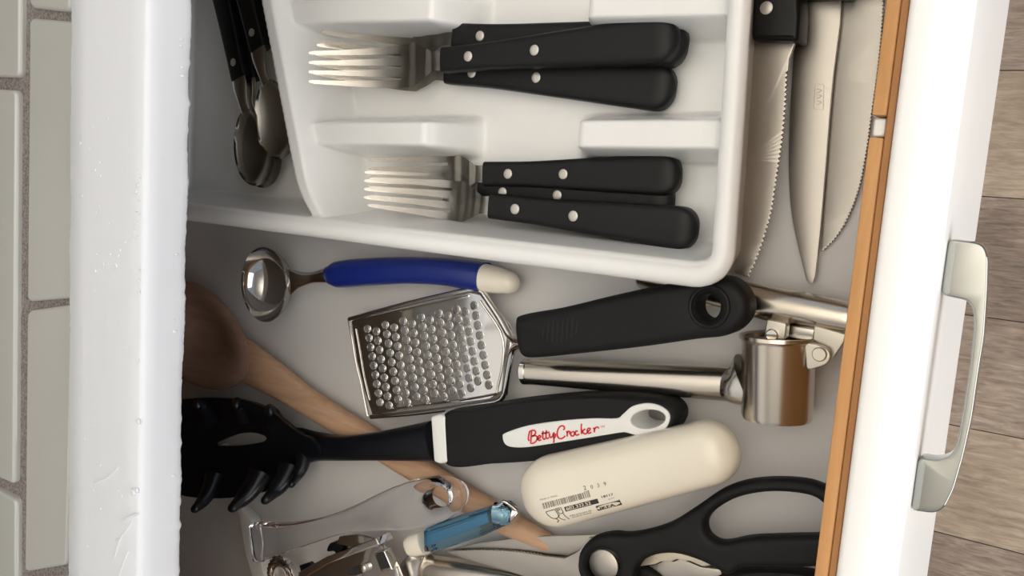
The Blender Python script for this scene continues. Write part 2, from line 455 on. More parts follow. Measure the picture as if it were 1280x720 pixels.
# painted wooden edge trim of the counter: rounded edge, brush marks, drips on the lower edge
trim = root('trim_1', (-368, -60, 123), kind='structure')
bm = bmesh.new()
NYt = 520; y0, y1 = -330, 330
prof = []
def trim_prof(y):
    nz = lambda k, s, a: a * noise.noise(Vector((k, y * s, k * 3.1)))
    le = 1.0 * nz(1, .05, 1) + nz(2, .35, .35)
    lip = 0.9 * nz(3, .045, 1) + 0.9 * max(0, noise.noise(Vector((7, y * .17, 2))) - .1) * 2 + nz(4, .6, .25)
    P = [(-398.6 + le, 140), (-398.6 + le, 148.6), (-397.2 + le, 150.0 + nz(5, .2, .12)), (-385, 150.2 + nz(6, .2, .12)), (-370, 150.2 + nz(8, .15, .12)),
         (-352, 150.1 + nz(9, .2, .12)), (-342.6, 149.8 + nz(10, .3, .15)), (-340.7 + nz(11, .3, .2), 149.1), (-339.8 + nz(12, .2, .25), 147.4),
         (-339.8, 142), (-340.0, 136), (-340.2 + .2 * lip, 131.2), (-340.6 + .6 * lip, 128.6 - .5 * lip), (-341.6 + .7 * lip, 127.2 - .8 * lip), (-343.5, 126.4 - .4 * lip), (-350, 126), (-398, 122)]
    return P
rows = []
for j in range(NYt + 1):
    y = y0 + (y1 - y0) * j / NYt
    rows.append([bm.verts.new((x, y, z)) for x, z in trim_prof(y)])
n = len(rows[0])
for j in range(NYt):
    for i in range(n): bm.faces.new((rows[j][i], rows[j][(i + 1) % n], rows[j + 1][(i + 1) % n], rows[j + 1][i]))
bm.faces.new(rows[0]); bm.faces.new(rows[-1])
put('edge_board', bm, M['paint'], trim, angle=60)
bm = bmesh.new()
def blob(px, py, r, z=150.2, front=False):
    p = at(px, py, z)
    b = bmesh.new(); bmesh.ops.create_icosphere(b, subdivisions=2, radius=1)
    for v in b.verts: v.co = Vector((p.x + v.co.x * r, p.y + v.co.y * r * 1.1, z + v.co.z * r * (.55 if not front else 1)))
    join(bm, b)
for px, py, r in [(101, 178, .5), (112, 187, .8), (125, 203, .5), (119, 213, .8), (125, 220, .9), (103, 245, .7), (173, 210, .7), (175, 222, .6), (172, 231, 1.3), (170, 240, 1.0),
    (173, 250, .8), (170, 263, .9), (174, 267, .7), (171, 276, .6), (169, 285, .8), (167, 292, .7), (172, 297, .9), (166, 301, .8), (156, 303, .8), (150, 313, .7), (148, 320, .6), (144, 331, .7), (138, 318, .6),
    (136, 329, .7), (129, 330, .9), (121, 318, .6), (124, 258, .6), (120, 266, .6), (136, 279, .6), (145, 333, .9), (142, 344, .6), (119, 339, .9), (174, 337, .9), (173, 351, 1.0), (118, 363, .7),
    (174, 365, .9), (157, 435, .6), (172, 451, 1.0), (173, 527, 1.6), (117, 530, .6), (106, 549, .6), (125, 581, .8), (147, 585, .9), (167, 615, 2.2), (171, 613, 1.6), (117, 613, .6), (148, 614, .6),
    (152, 620, .6), (126, 636, .7), (109, 683, .9), (146, 674, .8), (165, 44, .6), (121, 146, .6), (135, 148, .7), (116, 158, .6), (100, 179, .9)]:
    blob(px, py, r * .8)
for px, py, r, z in [(239, 49, 1.3, 133), (238, 57, 1.2, 133), (240, 84, 1.1, 132), (238, 95, 1.3, 132), (206, 82, .6, 141), (234, 418, 1.5, 133), (232, 404, 1.1, 134), (231, 600, 1.4, 132), (233, 320, 1.2, 133), (204, 383, .6, 141)]:
    p = at(px, py, z); r *= .6; b = bmesh.new(); bmesh.ops.create_icosphere(b, subdivisions=2, radius=1)
    for v in b.verts: v.co = Vector((-340.1 + v.co.x * r * .6, p.y + v.co.y * r, z + v.co.z * r * 1.4))
    join(bm, b)
put('paint_drips', bm, M['paint'], trim, kind='stuff')
bm = bmesh.new(); 
for (a, b_, c, wd) in [((118, 604), (135, 596), (147, 585), 1.2), ((152, 651), (163, 645), (172, 642), 1.4), ((145, 676), (157, 664), (165, 652), 1.0), ((143, 698), (150, 675), (157, 664), .8), ((149, 719), (154, 705), (160, 690), .8)]:
    tube(bm, [at(*a, 150.1), at(*b_, 150.3), at(*c, 150.1)], wd * .45, 8)
put('brush_ridge', bm, M['paint'], trim, kind='stuff')

# ================================================================== THE DRAWER
DR = root('drawer', (-330, -20, -6), 'open white drawer full of cutlery and utensils')
DR.parent = cab; DR.location = (Vector(DR['mm']) - Vector(cab['mm'])) * S
YB, YT = -330, 300
bm = bmesh.new(); box(bm, -640, -50, YB, YT, -6, 0); put('bottom_panel', bm, M['liner'], DR, smooth=False, label='grey-white lined drawer bottom')
bm = bmesh.new(); box(bm, -640, -57, YT - 12, YT, 0, 86, 1); put('side_panel', bm, M['mdf'], DR)
bm = bmesh.new(); box(bm, -640, -57, YB, YB + 12, 0, 86, 1); put('side_panel', bm, M['mdf'], DR)
bm = bmesh.new(); box(bm, -652, -640, YB, YT, -6, 86, 1); put('back_panel', bm, M['mdf'], DR)
# inner front board with a notch where a bracket shows
n0, n1 = at(1100, 144, 90).y, at(1096, 172, 90).y
for k, (a, b_) in enumerate(((YB, n1), (n0, YT))):
    bm = bmesh.new(); box(bm, -57.2, -53.0, a, b_, 0, 90, .5, 2); put('inner_board', bm, M['mdf'], DR, label='orange-brown bare wood edge')
bm = bmesh.new(); box(bm, -57.2, -53.0, n1, n0, 0, 76); put('inner_board', bm, M['mdf'], DR)
bm = bmesh.new(); box(bm, -52.9, -50.6, YB, YT, 0, 89.2, .3, 1); put('darker_strip', bm, M['mdf2'], DR, label='darker brown wood strip')  # darker brown strip beside the inner board
bm = bmesh.new(); box(bm, -57.0, -53.2, n1 + .6, n0 - .6, 77, 86.5, .5, 1); put('bracket', bm, M['white'], DR, label='pale metal bracket in the notch')
# outer front: rounded inner edge, wide round-over to the outside
bm = bmesh.new()
prof = [(-50.4, -27), (-50.4, 89.5), (-50.1, 90.6), (-49.3, 91.3), (-48, 91.6), (-44.5, 91.7), (-42.0, 91.5), (-39.8, 90.9), (-37.6, 89.6), (-35.8, 87.6), (-34.8, 85.2), (-34.5, 82.6), (-34.1, 81.6), (-33.4, 81.0), (-33.3, 79), (-33.3, -24), (-34, -26.4), (-35.5, -27)]
ring = []
for y in (YB - 14, YT + 14): ring.append([bm.verts.new((x, y, z)) for x, z in prof])
for i in range(len(prof)): bm.faces.new((ring[0][i], ring[0][(i + 1) % len(prof)], ring[1][(i + 1) % len(prof)], ring[1][i]))
bm.faces.new(ring[0]); bm.faces.new(ring[1])
put('front_panel', bm, M['front'], DR, angle=50)
# handle: two broad feet and a bowed bar
zh0, zh1 = 62.0, 70.0
hand_px = [(1181, 298), (1222, 303), (1231, 309), (1235, 322), (1234, 360), (1230, 420), (1222, 470), (1215, 520), (1204, 570), (1192, 612), (1180, 636), (1168, 642), (1136, 638),
           (1144, 571), (1170, 576), (1188, 571), (1196, 555), (1204, 510), (1212, 460), (1217, 410), (1217, 390), (1210, 376), (1196, 373), (1171, 368)]
HP = ats(hand_px, zh1)
HP[0].x = HP[12].x = HP[13].x = HP[23].x = -33.2
def rc(P, rr):
    out = []
    for i in range(len(P)):
        a, c, b_ = P[i - 1], P[i], P[(i + 1) % len(P)]
        l0 = min(rr, (a - c).length * .45); l1 = min(rr, (b_ - c).length * .45)
        p0 = c + (a - c).normalized() * l0; p2 = c + (b_ - c).normalized() * l1
        out += [p0 * (1 - t) ** 2 + c * 2 * t * (1 - t) + p2 * t * t for t in (0, .33, .67, 1)]
    return out
bm = bmesh.new(); slab(bm, rc(HP, 2.0), zh0, zh1, .7, warp=lambda x, y: 0.0)
put('handle', bm, M['hchrome'], DR, label='bowed chrome pull handle')

# ================================================================== CUTLERY TRAY
TR = root('cutlery_tray', (-290, 40, 0.3), 'white moulded plastic cutlery tray holding forks and spoons', 'tray')
RZ = 50.0
def yb(x): return -42.3 + (x + 441) * 0.0064        # outer lower rim
def xr(y): return -110.6 - (y + 26) * 0.040          # outer right rim
XL, YTOP = -520.0, 230.0
def tray_h(x, y):
    # signed distances inwards from the rim
    dy = y - yb(x); dx = xr(y) - x; dl = x - XL; dt = YTOP - y
    # rounded corner at the lower right
    rc_ = 16.0
    if dx < rc_ and dy < rc_:
        d = rc_ - math.hypot(rc_ - dx, rc_ - dy)
    else: d = min(dx, dy)
    d = min(d, dl, dt)
    fl = 4.0
    rim = RZ if d < 8.5 else RZ - (RZ - fl) * sm(8.5, 8.5 + 9.0, d)
    # roll of the rim
    roll = RZ - 2.6 * ((abs(d - 4.6) / 4.6) ** 2.5) if d < 9.2 else rim
    h = min(rim, roll) if d < 9.2 else rim
    # divider between the spoon bay and the fork bays
    cx = -352.5 - (y + 28) * 0.335 - 6 * max(0, (-8 - y) / 20) ** 2 * -1
    dd = abs(x - cx)
    ridge = fl + (43 - fl) * (1 - sm(3.6, 13 if x < cx else 17, dd))
    h = max(h, ridge)
    if x > cx:
        for yc, tilt in ((17.5, 0.034), (78, -0.02), (138, -0.02)):
            y_c = yc + (x + 260) * tilt
            dv = abs(y - y_c)
            body = (1 - sm(5.2, 12.0, dv))
            gate = max(1 - sm(-283, -262, x), sm(-208, -190, x))
            h = max(h, fl + (33 - fl) * body * gate)
    return h
bm = bmesh.new()
def lin(a, b_, n_): return [a + (b_ - a) * k / n_ for k in range(n_ + 1)]
us = lin(0, .08, 8)[:-1] + lin(.08, 1, 280); vs = lin(0, .66, 220) + lin(.66, 1, 24)[1:]
def tp(u, v):
    y = v * (YTOP + 42.3) - 42.3; x0 = XL; x1 = xr(y)
    x = x1 + (x0 - x1) * u
    y = yb(x) + v * (YTOP - yb(x))
    return x, y
G = []
for u in us:
    r_ = []
    for v in vs:
        x, y = tp(u, v)
        dx, dy = xr(y) - x, y - yb(x)
        # square grid corner is pulled onto the round corner
        rc_ = 16.0
        if dx < rc_ and dy < rc_:
            vx, vy = rc_ - dx, rc_ - dy; L = math.hypot(vx, vy)
            mx = max(vx, vy)
            if L > 0:
                k = mx / L; x = xr(y) - rc_ + vx * k; y = yb(x) + rc_ - vy * k
        r_.append(bm.verts.new((x, y, tray_h(x, y))))
    G.append(r_)
for i in range(len(us) - 1):
    for j in range(len(vs) - 1): bm.faces.new((G[i][j], G[i + 1][j], G[i + 1][j + 1], G[i][j + 1]))
# flange edge and outer wall around the border
border = [G[0][j] for j in range(len(vs))] + [G[i][-1] for i in range(1, len(us))] + [G[-1][j] for j in range(len(vs) - 2, -1, -1)] + [G[i][0] for i in range(len(us) - 2, 0, -1)]
cen = Vector((-300, 80, 0))
prev = border
for off, z in ((0.0, 44.5), (-1.0, 43.5), (-3.8, 43.5), (-4.2, 42), (-9.0, 2.0), (-11, 0.4)):
    cur = []
    for v in border:
        d = Vector((cen.x - v.co.x, cen.y - v.co.y, 0))
        n_ = Vector((-1 if v.co.x > xr(v.co.y) - 15 else (1 if v.co.x < XL + 1 else 0), 1 if v.co.y < yb(v.co.x) + 15 else (-1 if v.co.y > YTOP - 1 else 0), 0))
        if n_.x and n_.y and v.co.x > -140: 
            c = Vector((xr(v.co.y) - 16, yb(v.co.x) + 16, 0)); n_ = (c - Vector((v.co.x, v.co.y, 0)))
        n_ = n_.normalized() if n_.length > 0 else d.normalized()
        p = Vector((v.co.x, v.co.y, 0)) - n_ * off; cur.append(bm.verts.new((p.x, p.y, z)))
    for q in range(len(border)):
        q2 = (q + 1) % len(border)
        bm.faces.new((prev[q], prev[q2], cur[q2], cur[q]))
    prev = cur
put('tray_shell', bm, M['tray'], TR, angle=75)

# ================================================================== FORKS
def head_mesh(L_t, L_h, w_tip, w_root, prof_w, zf, thick=1.7):
    """flat steel fork head along +x from the tine tips; zf gives height"""
    bm = bmesh.new()
    xs_t = [L_t * (i / 22) for i in range(23)]
    def cols(x):
        t = x / L_t
        hw = w_tip + (w_root - w_tip) * min(1, t) ** 0.8
        pitch = 2 * hw / 3.72
        c = [(-1.5 + k) * pitch for k in range(4)]
        full = pitch * 0.72
        e = .5 * full + (.5 * full) * min(1, t * 1.15)
        if t < .03: e *= .55
        out = []
        for cc in c: out += [cc - e / 2, cc + e / 2]
        return out
    R_ = []
    for x in xs_t: R_.append([bm.verts.new((x, y, zf(x))) for y in cols(x)])
    for i in range(len(R_) - 1):
        for k in range(0, 8, 2): bm.faces.new((R_[i][k], R_[i][k + 1], R_[i + 1][k + 1], R_[i + 1][k]))
    last = R_[-1]; lc = cols(L_t)
    base = [a / max(abs(lc[0]), 1e-6) for a in lc]
    for i in range(1, 17):
        x = L_t + (L_h - L_t) * i / 16
        hw = prof_w(i / 16) * abs(lc[0])
        nx = [bm.verts.new((x + (.0), b_ * hw, zf(x) + .9 * (b_ ** 2) * (1 - i / 16))) for b_ in base]
        for k in range(7): bm.faces.new((last[k], last[k + 1], nx[k + 1], nx[k]))
        last = nx
    bmesh.ops.solidify(bm, geom=bm.faces[:], thickness=thick)
    return bm
def interp(tab, t):
    for (a, va), (b_, vb) in zip(tab[:-1], tab[1:]):
        if t <= b_: 
            s = (t - a) / (b_ - a); s = s * s * (3 - 2 * s) if vb >= va else s; return va + (vb - va) * s
    return tab[-1][1]
def make_fork(name, L, Lt, Lh, wroot, hw0, hw1, riv, label, group, rise=13):
    r = root(name, (0, 0, 0), label, 'fork', group); r['tip'] = 2.0 + rise; r['L'] = L
    zt = [(0, 2 + rise)] + [(Lt * 1.05 * k / 8, 2 + rise * (1 - k / 8) ** 1.8) for k in range(1, 8)] + [(Lt * 1.05, 2.0), (Lt + (Lh - Lt) * .45, 5.0), (Lt + (Lh - Lt) * .8, 8.5), (Lh, 8.5)]
    zf = lambda x: interp(zt, x)
    pw = lambda t: interp([(0, 1.0), (.30, 1.0), (.72, .42), (1.0, .46)], t)
    put('head', head_mesh(Lt, Lh, wroot * .84, wroot, pw, zf), M['steel'], r, angle=50, label='steel fork head with four tines')
    bm = bmesh.new()
    loft(bm, [(Lh - 2.5, 0, 6.6, hw0, 5.0), (Lh + 25, 0, 6.6, hw0 * 1.02, 5.2), (Lh + (L - Lh) * .55, 0, 6.6, (hw0 + hw1) / 2, 5.7), (L - hw1 * 1.1, 0, 6.6, hw1, 5.8), (L - hw1 * .9, 0, 6.6, hw1, 5.8)], 28, 5.0, 5, r1=hw1 * .9, k=8)
    # soften: flat top with chamfered rim
    h = put('handle', bm, M['black'], r, label='black plastic handle', angle=35)
    for x in riv:
        bm = bmesh.new(); lathe(bm, (x, 0, 11.2), (0, 0, 1), [(-.8, 2.5), (0.95, 2.5), (1.15, 2.2), (1.25, 1.2)], 20)
        put('rivet', bm, M['rivet'], h)
    return r
def place(r, tip_px, end_px, z, lift=0.0, roll=0.0, pitch=0.0):
    """tip and handle end of a piece as the photograph shows them, at height z above the drawer bottom"""
    a = at(*tip_px, z + r['tip']); b_ = at(*end_px, z + 8)
    d = b_ - a; ang = math.atan2(d.y, d.x)
    r.location = Vector((a.x, a.y, z)) * S + Vector((0, 0, BASE))
    r.rotation_euler = (math.radians(roll), math.radians(pitch), ang)
    k = (b_.xy - a.xy).length / r['L']; r.scale = (k, k, k)
    return (Vector((b_.x, b_.y)) - Vector((a.x, a.y))).length
def hd(p, zp, q, zq): return (at(*p, zp).xy - at(*q, zq).xy).length
ZA, ZD = 15, 15; TA, TD = (386, 84), (461, 240); RA, RD_ = 21, 13
la = hd(TA, ZA + 2 + RA, (848, 48), ZA + 8)
lhA = hd(TA, ZA + 2 + RA, (557, 69), ZA + 10); ltA = hd(TA, ZA + 2 + RA, (500, 78), ZA + 3)
rv = [hd(TA, ZA + 2 + RA, p, ZA + 12) for p in ((585, 64), (668, 56))]
forkA = make_fork('dinner_fork', la, ltA, lhA, 11.3, 6.4, 10.4, rv, 'large black-handled fork lying on top of the upper fork pile, angled up to the right', 'large forks in the upper tray bay', 21)
place(forkA, (386, 84), (848, 48), 15, pitch=0)
gB = copy_tree(forkA); gB['label'] = 'large black-handled fork at the top edge of the upper pile, its tines spread highest'
place(gB, (402, 34), (859, 56), 8, pitch=0)
gC = copy_tree(forkA); gC['label'] = 'large black-handled fork below the others in the upper pile, angled down to the right'
place(gC, (395, 74), (844, 111), 4)
ld = hd(TD, ZD + 2 + RD_, (872, 288), ZD + 8)
lhD = hd(TD, ZD + 2 + RD_, (617, 262), ZD + 10); ltD = hd(TD, ZD + 2 + RD_, (563, 250), ZD + 3)
rvD = [hd(TD, ZD + 2 + RD_, p, ZD + 12) for p in ((643, 267), (716, 274))]
forkD = make_fork('salad_fork', ld, ltD, lhD, 10.4, 6.4, 9.6, rvD, 'small black-handled fork lying highest up in the lower fork pile', 'small forks in the lower tray bay')
place(forkD, (460, 216), (851, 219), 7)
gE = copy_tree(forkD); gE['label'] = 'small black-handled fork mostly hidden between two others in the lower pile'
place(gE, (455, 231), (842, 252), 4)
gF = copy_tree(forkD); gF['label'] = 'small black-handled fork lying on top at the lower tray rim, nearest the blue scoop'
place(gF, (461, 240), (872, 288), 15)

# ================================================================== SPOONS in the left bay
def bowl_mesh(L, W, D, thick=1.4, egg=.16):
    bm = bmesh.new(); NR, NA = 12, 36; rings = []
    c = bm.verts.new((L / 2, 0, -D))
    for i in range(1, NR + 1):
        r = i / NR; ring = []
        for k in range(NA):
            a = 2 * math.pi * k / NA
            ring.append(bm.verts.new((L / 2 - math.cos(a) * L / 2 * r, math.sin(a) * W / 2 * r * (1 + egg * math.cos(a)), -D * (1 - r ** 2.2))))
        rings.append(ring)
    for k in range(NA): bm.faces.new((c, rings[0][k], rings[0][(k + 1) % NA]))
    for i in range(NR - 1):
        for k in range(NA): bm.faces.new((rings[i][k], rings[i + 1][k], rings[i + 1][(k + 1) % NA], rings[i][(k + 1) % NA]))
    bmesh.ops.solidify(bm, geom=bm.faces[:], thickness=thick)
    return bm
def make_spoon(L, Lb, Wb, riv, label, group):
    r = root('table_spoon', (0, 0, 0), label, 'spoon', group)
    b = bowl_mesh(Lb, Wb, 8)
    for v in b.verts: v.co.z += 10
    put('bowl', b, M['steel'], r, label='shiny steel bowl', angle=60)
    bm = bmesh.new()
    loft(bm, [(Lb - 2, 0, 9.6, 3.2, .8), (Lb + 5, 0, 10.5, 3.4, 1.2), (Lb + 14, 0, 10, 5.6, 1.2), (Lb + 24, 0, 9, 6.2, 1.2)], 16, 3.5)
    put('stem', bm, M['steel'], r)
    bm = bmesh.new(); h0 = Lb + 20
    loft(bm, [(h0, 0, 6.6, 6.6, 4.6), (h0 + 30, 0, 6.6, 7, 5), (h0 + 70, 0, 6.6, 8.5, 5.6), (L - 10, 0, 6.6, 10, 5.8)], 28, 5, 5, r1=9, k=7)
    h = put('handle', bm, M['black'], r, label='black plastic handle', angle=35)
    for x in riv:
        bm = bmesh.new(); lathe(bm, (x, 0, 10.8), (0, 0, 1), [(-.8, 2.4), (0.6, 2.4), (.8, 1.8)], 18)
        put('rivet', bm, M['rivet'], h)
    return r
def spoon_at(r, tip, top, z, pitch=0):
    a = at(*tip, z + 9); b_ = at(*top, z + 9)
    r.location = Vector((a.x, a.y, z)) * S + Vector((0, 0, BASE)); r.rotation_euler = (0, math.radians(pitch), math.atan2((b_ - a).y, (b_ - a).x))
Lb = (at(327, 232, 18) - at(307, 138, 18)).length
s1 = make_spoon(195, Lb, 35, [Lb + 30, Lb + 62], 'black-handled steel spoon in the tray nearest the counter edge, its bowl uppermost on another', 'spoons in the left tray bay')
spoon_at(s1, (327, 231), (283, 20), 8.5)
s2 = copy_tree(s1); s2['label'] = 'black-handled steel spoon leaning against the slanted tray divider beside the forks'
spoon_at(s2, (357, 197), (313, 20), 15)
s3 = copy_tree(s1); s3['label'] = 'steel spoon nested beneath the other two spoons, only its bowl rim showing'
spoon_at(s3, (336, 234), (297, 20), 4)

# ================================================================== KNIVES beside the tray
def knife(name, label, outer, z0, z1, handle=None, extra=None):
    o = at(*outer[0], z0)
    r = root(name, (o.x, o.y + 10, z0), label, 'knife', 'knives in front of the tray')
    bm = bmesh.new(); slab(bm, ats(outer, z1), z0, z1, .25, res=1); put('blade', bm, M['blade'], r, angle=30)
    return r
def serr(pts, n_, depth, side=1):
    P = catmull([(a, b_, 0) for a, b_ in pts], 8); L_ = [0]
    for a, b_ in zip(P[:-1], P[1:]): L_.append(L_[-1] + (b_ - a).length)
    out = []
    for k in range(n_ * 2 + 1):
        s = L_[-1] * k / (n_ * 2); i = max(j for j in range(len(L_)) if L_[j] <= s + 1e-6); i = min(i, len(P) - 2)
        t = (s - L_[i]) / max(1e-6, L_[i + 1] - L_[i]); p = P[i].lerp(P[i + 1], t); d = (P[i + 1] - P[i]).normalized()
        nn = Vector((-d.y, d.x, 0)) * side * (depth if k % 2 else 0); out.append((p.x + nn.x, p.y + nn.y))
    return out
def curve2(pts, n_=6): return [(p.x, p.y) for p in catmull([(a, b_, 0) for a, b_ in pts], n_)]
# serrated carving knife, rightmost
e = serr([(1106, -10), (1103, 40), (1098, 90), (1091, 140), (1084, 190), (1075, 235), (1062, 270), (1047, 296), (1030, 314)], 72, 2.2, 1)
K1 = knife('serrated_knife', 'long fine-toothed knife blade lying against the brown drawer board', [(1046, -10)] + e + [(1026, 313), (1028, 280), (1040, 100)], 1.0, 2.6)
# chef's knife, centre, overlaps it
K2 = knife('chef_knife', 'broad pointed chef knife with small etched mark, in the middle of the three knives',
    [(1052, -6)] + curve2([(1050, 30), (1040, 110), (1031, 220), (1025, 290), (1019, 345)]) + [(1016, 354), (1011, 354)] + curve2([(1008, 350), (998, 310), (989, 265), (986, 215), (987, 150), (992, 70), (997, 20), (998, -6)]), 3.0, 5.0)
bm = bmesh.new()
for pts in ([(1019, 105), (1030, 106), (1029, 137), (1017, 136)],):
    ribbon(bm, pts, .7, lambda p: at(p.x, p.y, 5.12), 1, True)
for a in (111, 118, 126): ribbon(bm, [(1021, a), (1027, a + 2), (1021, a + 5)], .8, lambda p: at(p.x, p.y, 5.12), 3)
put('etched_mark', bm, mat('etching', (0.42, 0.38, 0.32), .5, .6), K2, smooth=False, label='small etched rectangular maker mark')
bm = bmesh.new(); slab(bm, ats([(996, -4), (1060, -6), (1066, -150), (998, -150)], 16), 0.8, 16, 2); put('handle', bm, M['black'], K2)
bm = bmesh.new(); slab(bm, ats([(1068, -12), (1107, -12), (1112, -150), (1072, -150)], 12), 0.8, 12, 2); put('handle', bm, M['black'], K1)
# bread knife next to the tray, its blade rising a little
zb = 15.0
e = serr([(985, 88), (983, 130), (979, 175), (973, 215), (966, 262), (958, 292), (948, 322), (937, 346)], 44, -3.2, -1)
K3 = knife('bread_knife', 'serrated bread knife pressed against the tray, black riveted handle at its top', [(938, 40), (998, 40), (992, 58), (986, 74)] + e + [(932, 346), (918, 341), (921, 318), (928, 200)], zb, zb + 1.8)
bm = bmesh.new(); slab(bm, rc(ats([(938, -120), (999, -120), (998, 5), (999, 18), (997, 51), (939, 50)], zb + 9), 1.5), zb - 7, zb + 9, 2.0); h = put('handle', bm, M['black'], K3)
bm = bmesh.new(); p = at(958, 10, zb + 9); lathe(bm, (p.x, p.y, zb + 8), (0, 0, 1), [(0, 2.6), (1.3, 2.6), (1.6, 2.1)], 24); put('rivet', bm, M['rivet'], h)

# ================================================================== BLUE-HANDLED SCOOP
o = at(450, 345, 0); SCP = root('melon_scoop', (o.x, o.y, .5), 'small steel scoop with blue handle and cream end, below the cutlery tray', 'scoop')
bc = at(330, 356, 22); RX, RY, RD = 21.0, 23.0, 17.0
bm = bmesh.new(); NR, NA = 14, 44; rings = []
c0 = bm.verts.new((bc.x, bc.y, bc.z - RD))
for i in range(1, NR + 1):
    a = math.pi / 2 * .80 * i / NR; ring = []; sa_m = math.sin(math.pi / 2 * .80); ca_m = math.cos(math.pi / 2 * .80)
    for k in range(NA):
        t = 2 * math.pi * k / NA; rx = RX / sa_m * (1 - .10 * max(0, math.cos(t)) ** 2)
        ring.append(bm.verts.new((bc.x + math.cos(t) * rx * math.sin(a), bc.y + math.sin(t) * RY / sa_m * math.sin(a), bc.z - RD * (math.cos(a) - ca_m) / (1 - ca_m))))
    rings.append(ring)
for k in range(NA): bm.faces.new((c0, rings[0][k], rings[0][(k + 1) % NA]))
for i in range(NR - 1):
    for k in range(NA): bm.faces.new((rings[i][k], rings[i + 1][k], rings[i + 1][(k + 1) % NA], rings[i][(k + 1) % NA]))
bmesh.ops.solidify(bm, geom=bm.faces[:], thickness=1.2)
put('scoop_bowl', bm, M['chrome'], SCP, angle=60)
def stn(px, py, z, w_, h_): p = at(px, py, z); return (p.x, p.y, z, w_, h_)
bm = bmesh.new(); loft(bm, [stn(360, 352, 19, 8, 1.2), stn(368, 350, 19, 6.2, 2.0), stn(378, 349, 18, 4.4, 2.8), (*at(392, 347, 16), 3.6, 3.4), (*at(411, 344, 15), 5.2, 5.0)], 22, 2)
put('neck', bm, M['chrome'], SCP)
bm = bmesh.new(); loft(bm, [stn(412, 344, 14, 5.2, 5), stn(424, 343, 13.5, 7.8, 7.2), stn(460, 340, 13, 8.0, 8), stn(510, 338, 12, 7.5, 8), stn(560, 340, 11, 7.4, 8), stn(606, 347, 10.5, 8.0, 8)], 26, 2.6, r0=2)
put('grip', bm, M['blue'], SCP, label='glossy blue plastic grip')
bm = bmesh.new(); loft(bm, [stn(604, 347, 10.5, 7.6, 7.8), stn(624, 351, 10.5, 6.8, 7), stn(634, 353, 10.5, 6.0, 6.2)], 26, 2.2, r1=7, k=7)
put('end_cap', bm, M['cream'], SCP, label='cream plastic end cap')

# ================================================================== WOODEN SPOON
o = at(420, 520, 0); WSP = root('wooden_spoon', (o.x, o.y, .5), 'long worn wooden spoon running diagonally under the black pasta server', 'spoon')
bm = bmesh.new()
bcn = at(243, 420, 16); nb = at(345, 478, 14)
ax = (Vector((nb.x, nb.y, 0)) - Vector((bcn.x, bcn.y, 0))).normalized(); sd = Vector((-ax.y, ax.x, 0))
NR, NA = 14, 44
def spoon_pt(r, t, z):
    L0 = 42 if math.cos(t) < 0 else 54
    W0 = 34
    return Vector((bcn.x, bcn.y, 0)) + ax * (math.cos(t) * L0 * r) + sd * (math.sin(t) * W0 * r * (1 - .10 * math.cos(t))) + Vector((0, 0, z))
top, bot = [], []
for i in range(NR + 1):
    r = i / NR
    top.append([bm.verts.new(spoon_pt(max(r, .01), 2 * math.pi * k / NA, 6.5 + 9.5 * sm(.15, .9, r) - 1.2 * sm(.94, 1, r))) for k in range(NA)])
    bot.append([bm.verts.new(spoon_pt(max(r, .01), 2 * math.pi * k / NA, 1.5 + 12.5 * r ** 3.2)) for k in range(NA)])
for i in range(NR):
    for k in range(NA):
        k2 = (k + 1) % NA
        bm.faces.new((top[i][k], top[i + 1][k], top[i + 1][k2], top[i][k2])); bm.faces.new((bot[i][k2], bot[i + 1][k2], bot[i + 1][k], bot[i][k]))
for k in range(NA): bm.faces.new((top[NR][k], bot[NR][k], bot[NR][(k + 1) % NA], top[NR][(k + 1) % NA]))
bm.faces.new(top[0]); bm.faces.new(bot[0])
put('bowl', bm, M['beech_shade'], WSP, label='wooden bowl with counter shade in its darker colour', angle=60)
bm = bmesh.new()
loft(bm, [stn(290, 440, 9.0, 13, 1.5), stn(312, 454, 10.3, 14.5, 3.6), stn(328, 464, 11.0, 13.2, 5.0), stn(350, 478, 10.5, 11.3, 6), stn(385, 502, 10, 9.0, 6.2), stn(430, 530, 9.5, 8.4, 6.2), stn(500, 573, 9, 8.2, 6.0), stn(580, 622, 8.5, 7.8, 5.8), stn(640, 656, 8, 7.0, 5.5), stn(690, 682, 7.6, 5.2, 4.8)], 22, 2.2, r1=4)
put('handle', bm, M['beech'], WSP)

# ================================================================== GRATER
ZG = 14.0
o = at(600, 430, 0); GR = root('flat_grater', (o.x, o.y, 5), 'flat steel hand grater with round teeth and thick black handle', 'grater')
def plane_z(x, y): return 0.0
po = [(440, 401), (588, 366), (601, 369), (634, 419), (627, 488), (612, 498), (466, 518), (457, 490), (447, 452)]
teeth = []
for c in range(13):
    for q in range(9):
        x = 459 + 11.1 * c + (1.95 + .03 * c) * q; y0_ = 411 - 2.42 * c + (5.6 if c % 2 else 0)
        y = y0_ + (11.5 + .075 * c) * q
        if c % 2 and q == 8 and c > 10: continue
        if y < 405 - .0 and x < 445: continue
        teeth.append((x, y))
teeth = [t for t in teeth if t[1] < 513 - (t[0] - 466) * .135 - 3]
bm = bmesh.new()
hp = [[(at(x, y, ZG).x + 2.1 * math.cos(a), at(x, y, ZG).y + 2.1 * math.sin(a)) for a in [2 * math.pi * k / 10 for k in range(10)]] for x, y in teeth]
slab(bm, ats(po, ZG), ZG - .5, ZG + .3, 0, holes=hp)
put('plate', bm, M['chrome'], GR, angle=30)
b = bmesh.new(); prof = [(-.4, 2.5), (.1, 2.42), (.38, 2.28), (.42, 2.16), (.2, 2.1), (-.5, 2.1)]
SG = 14
rg = []
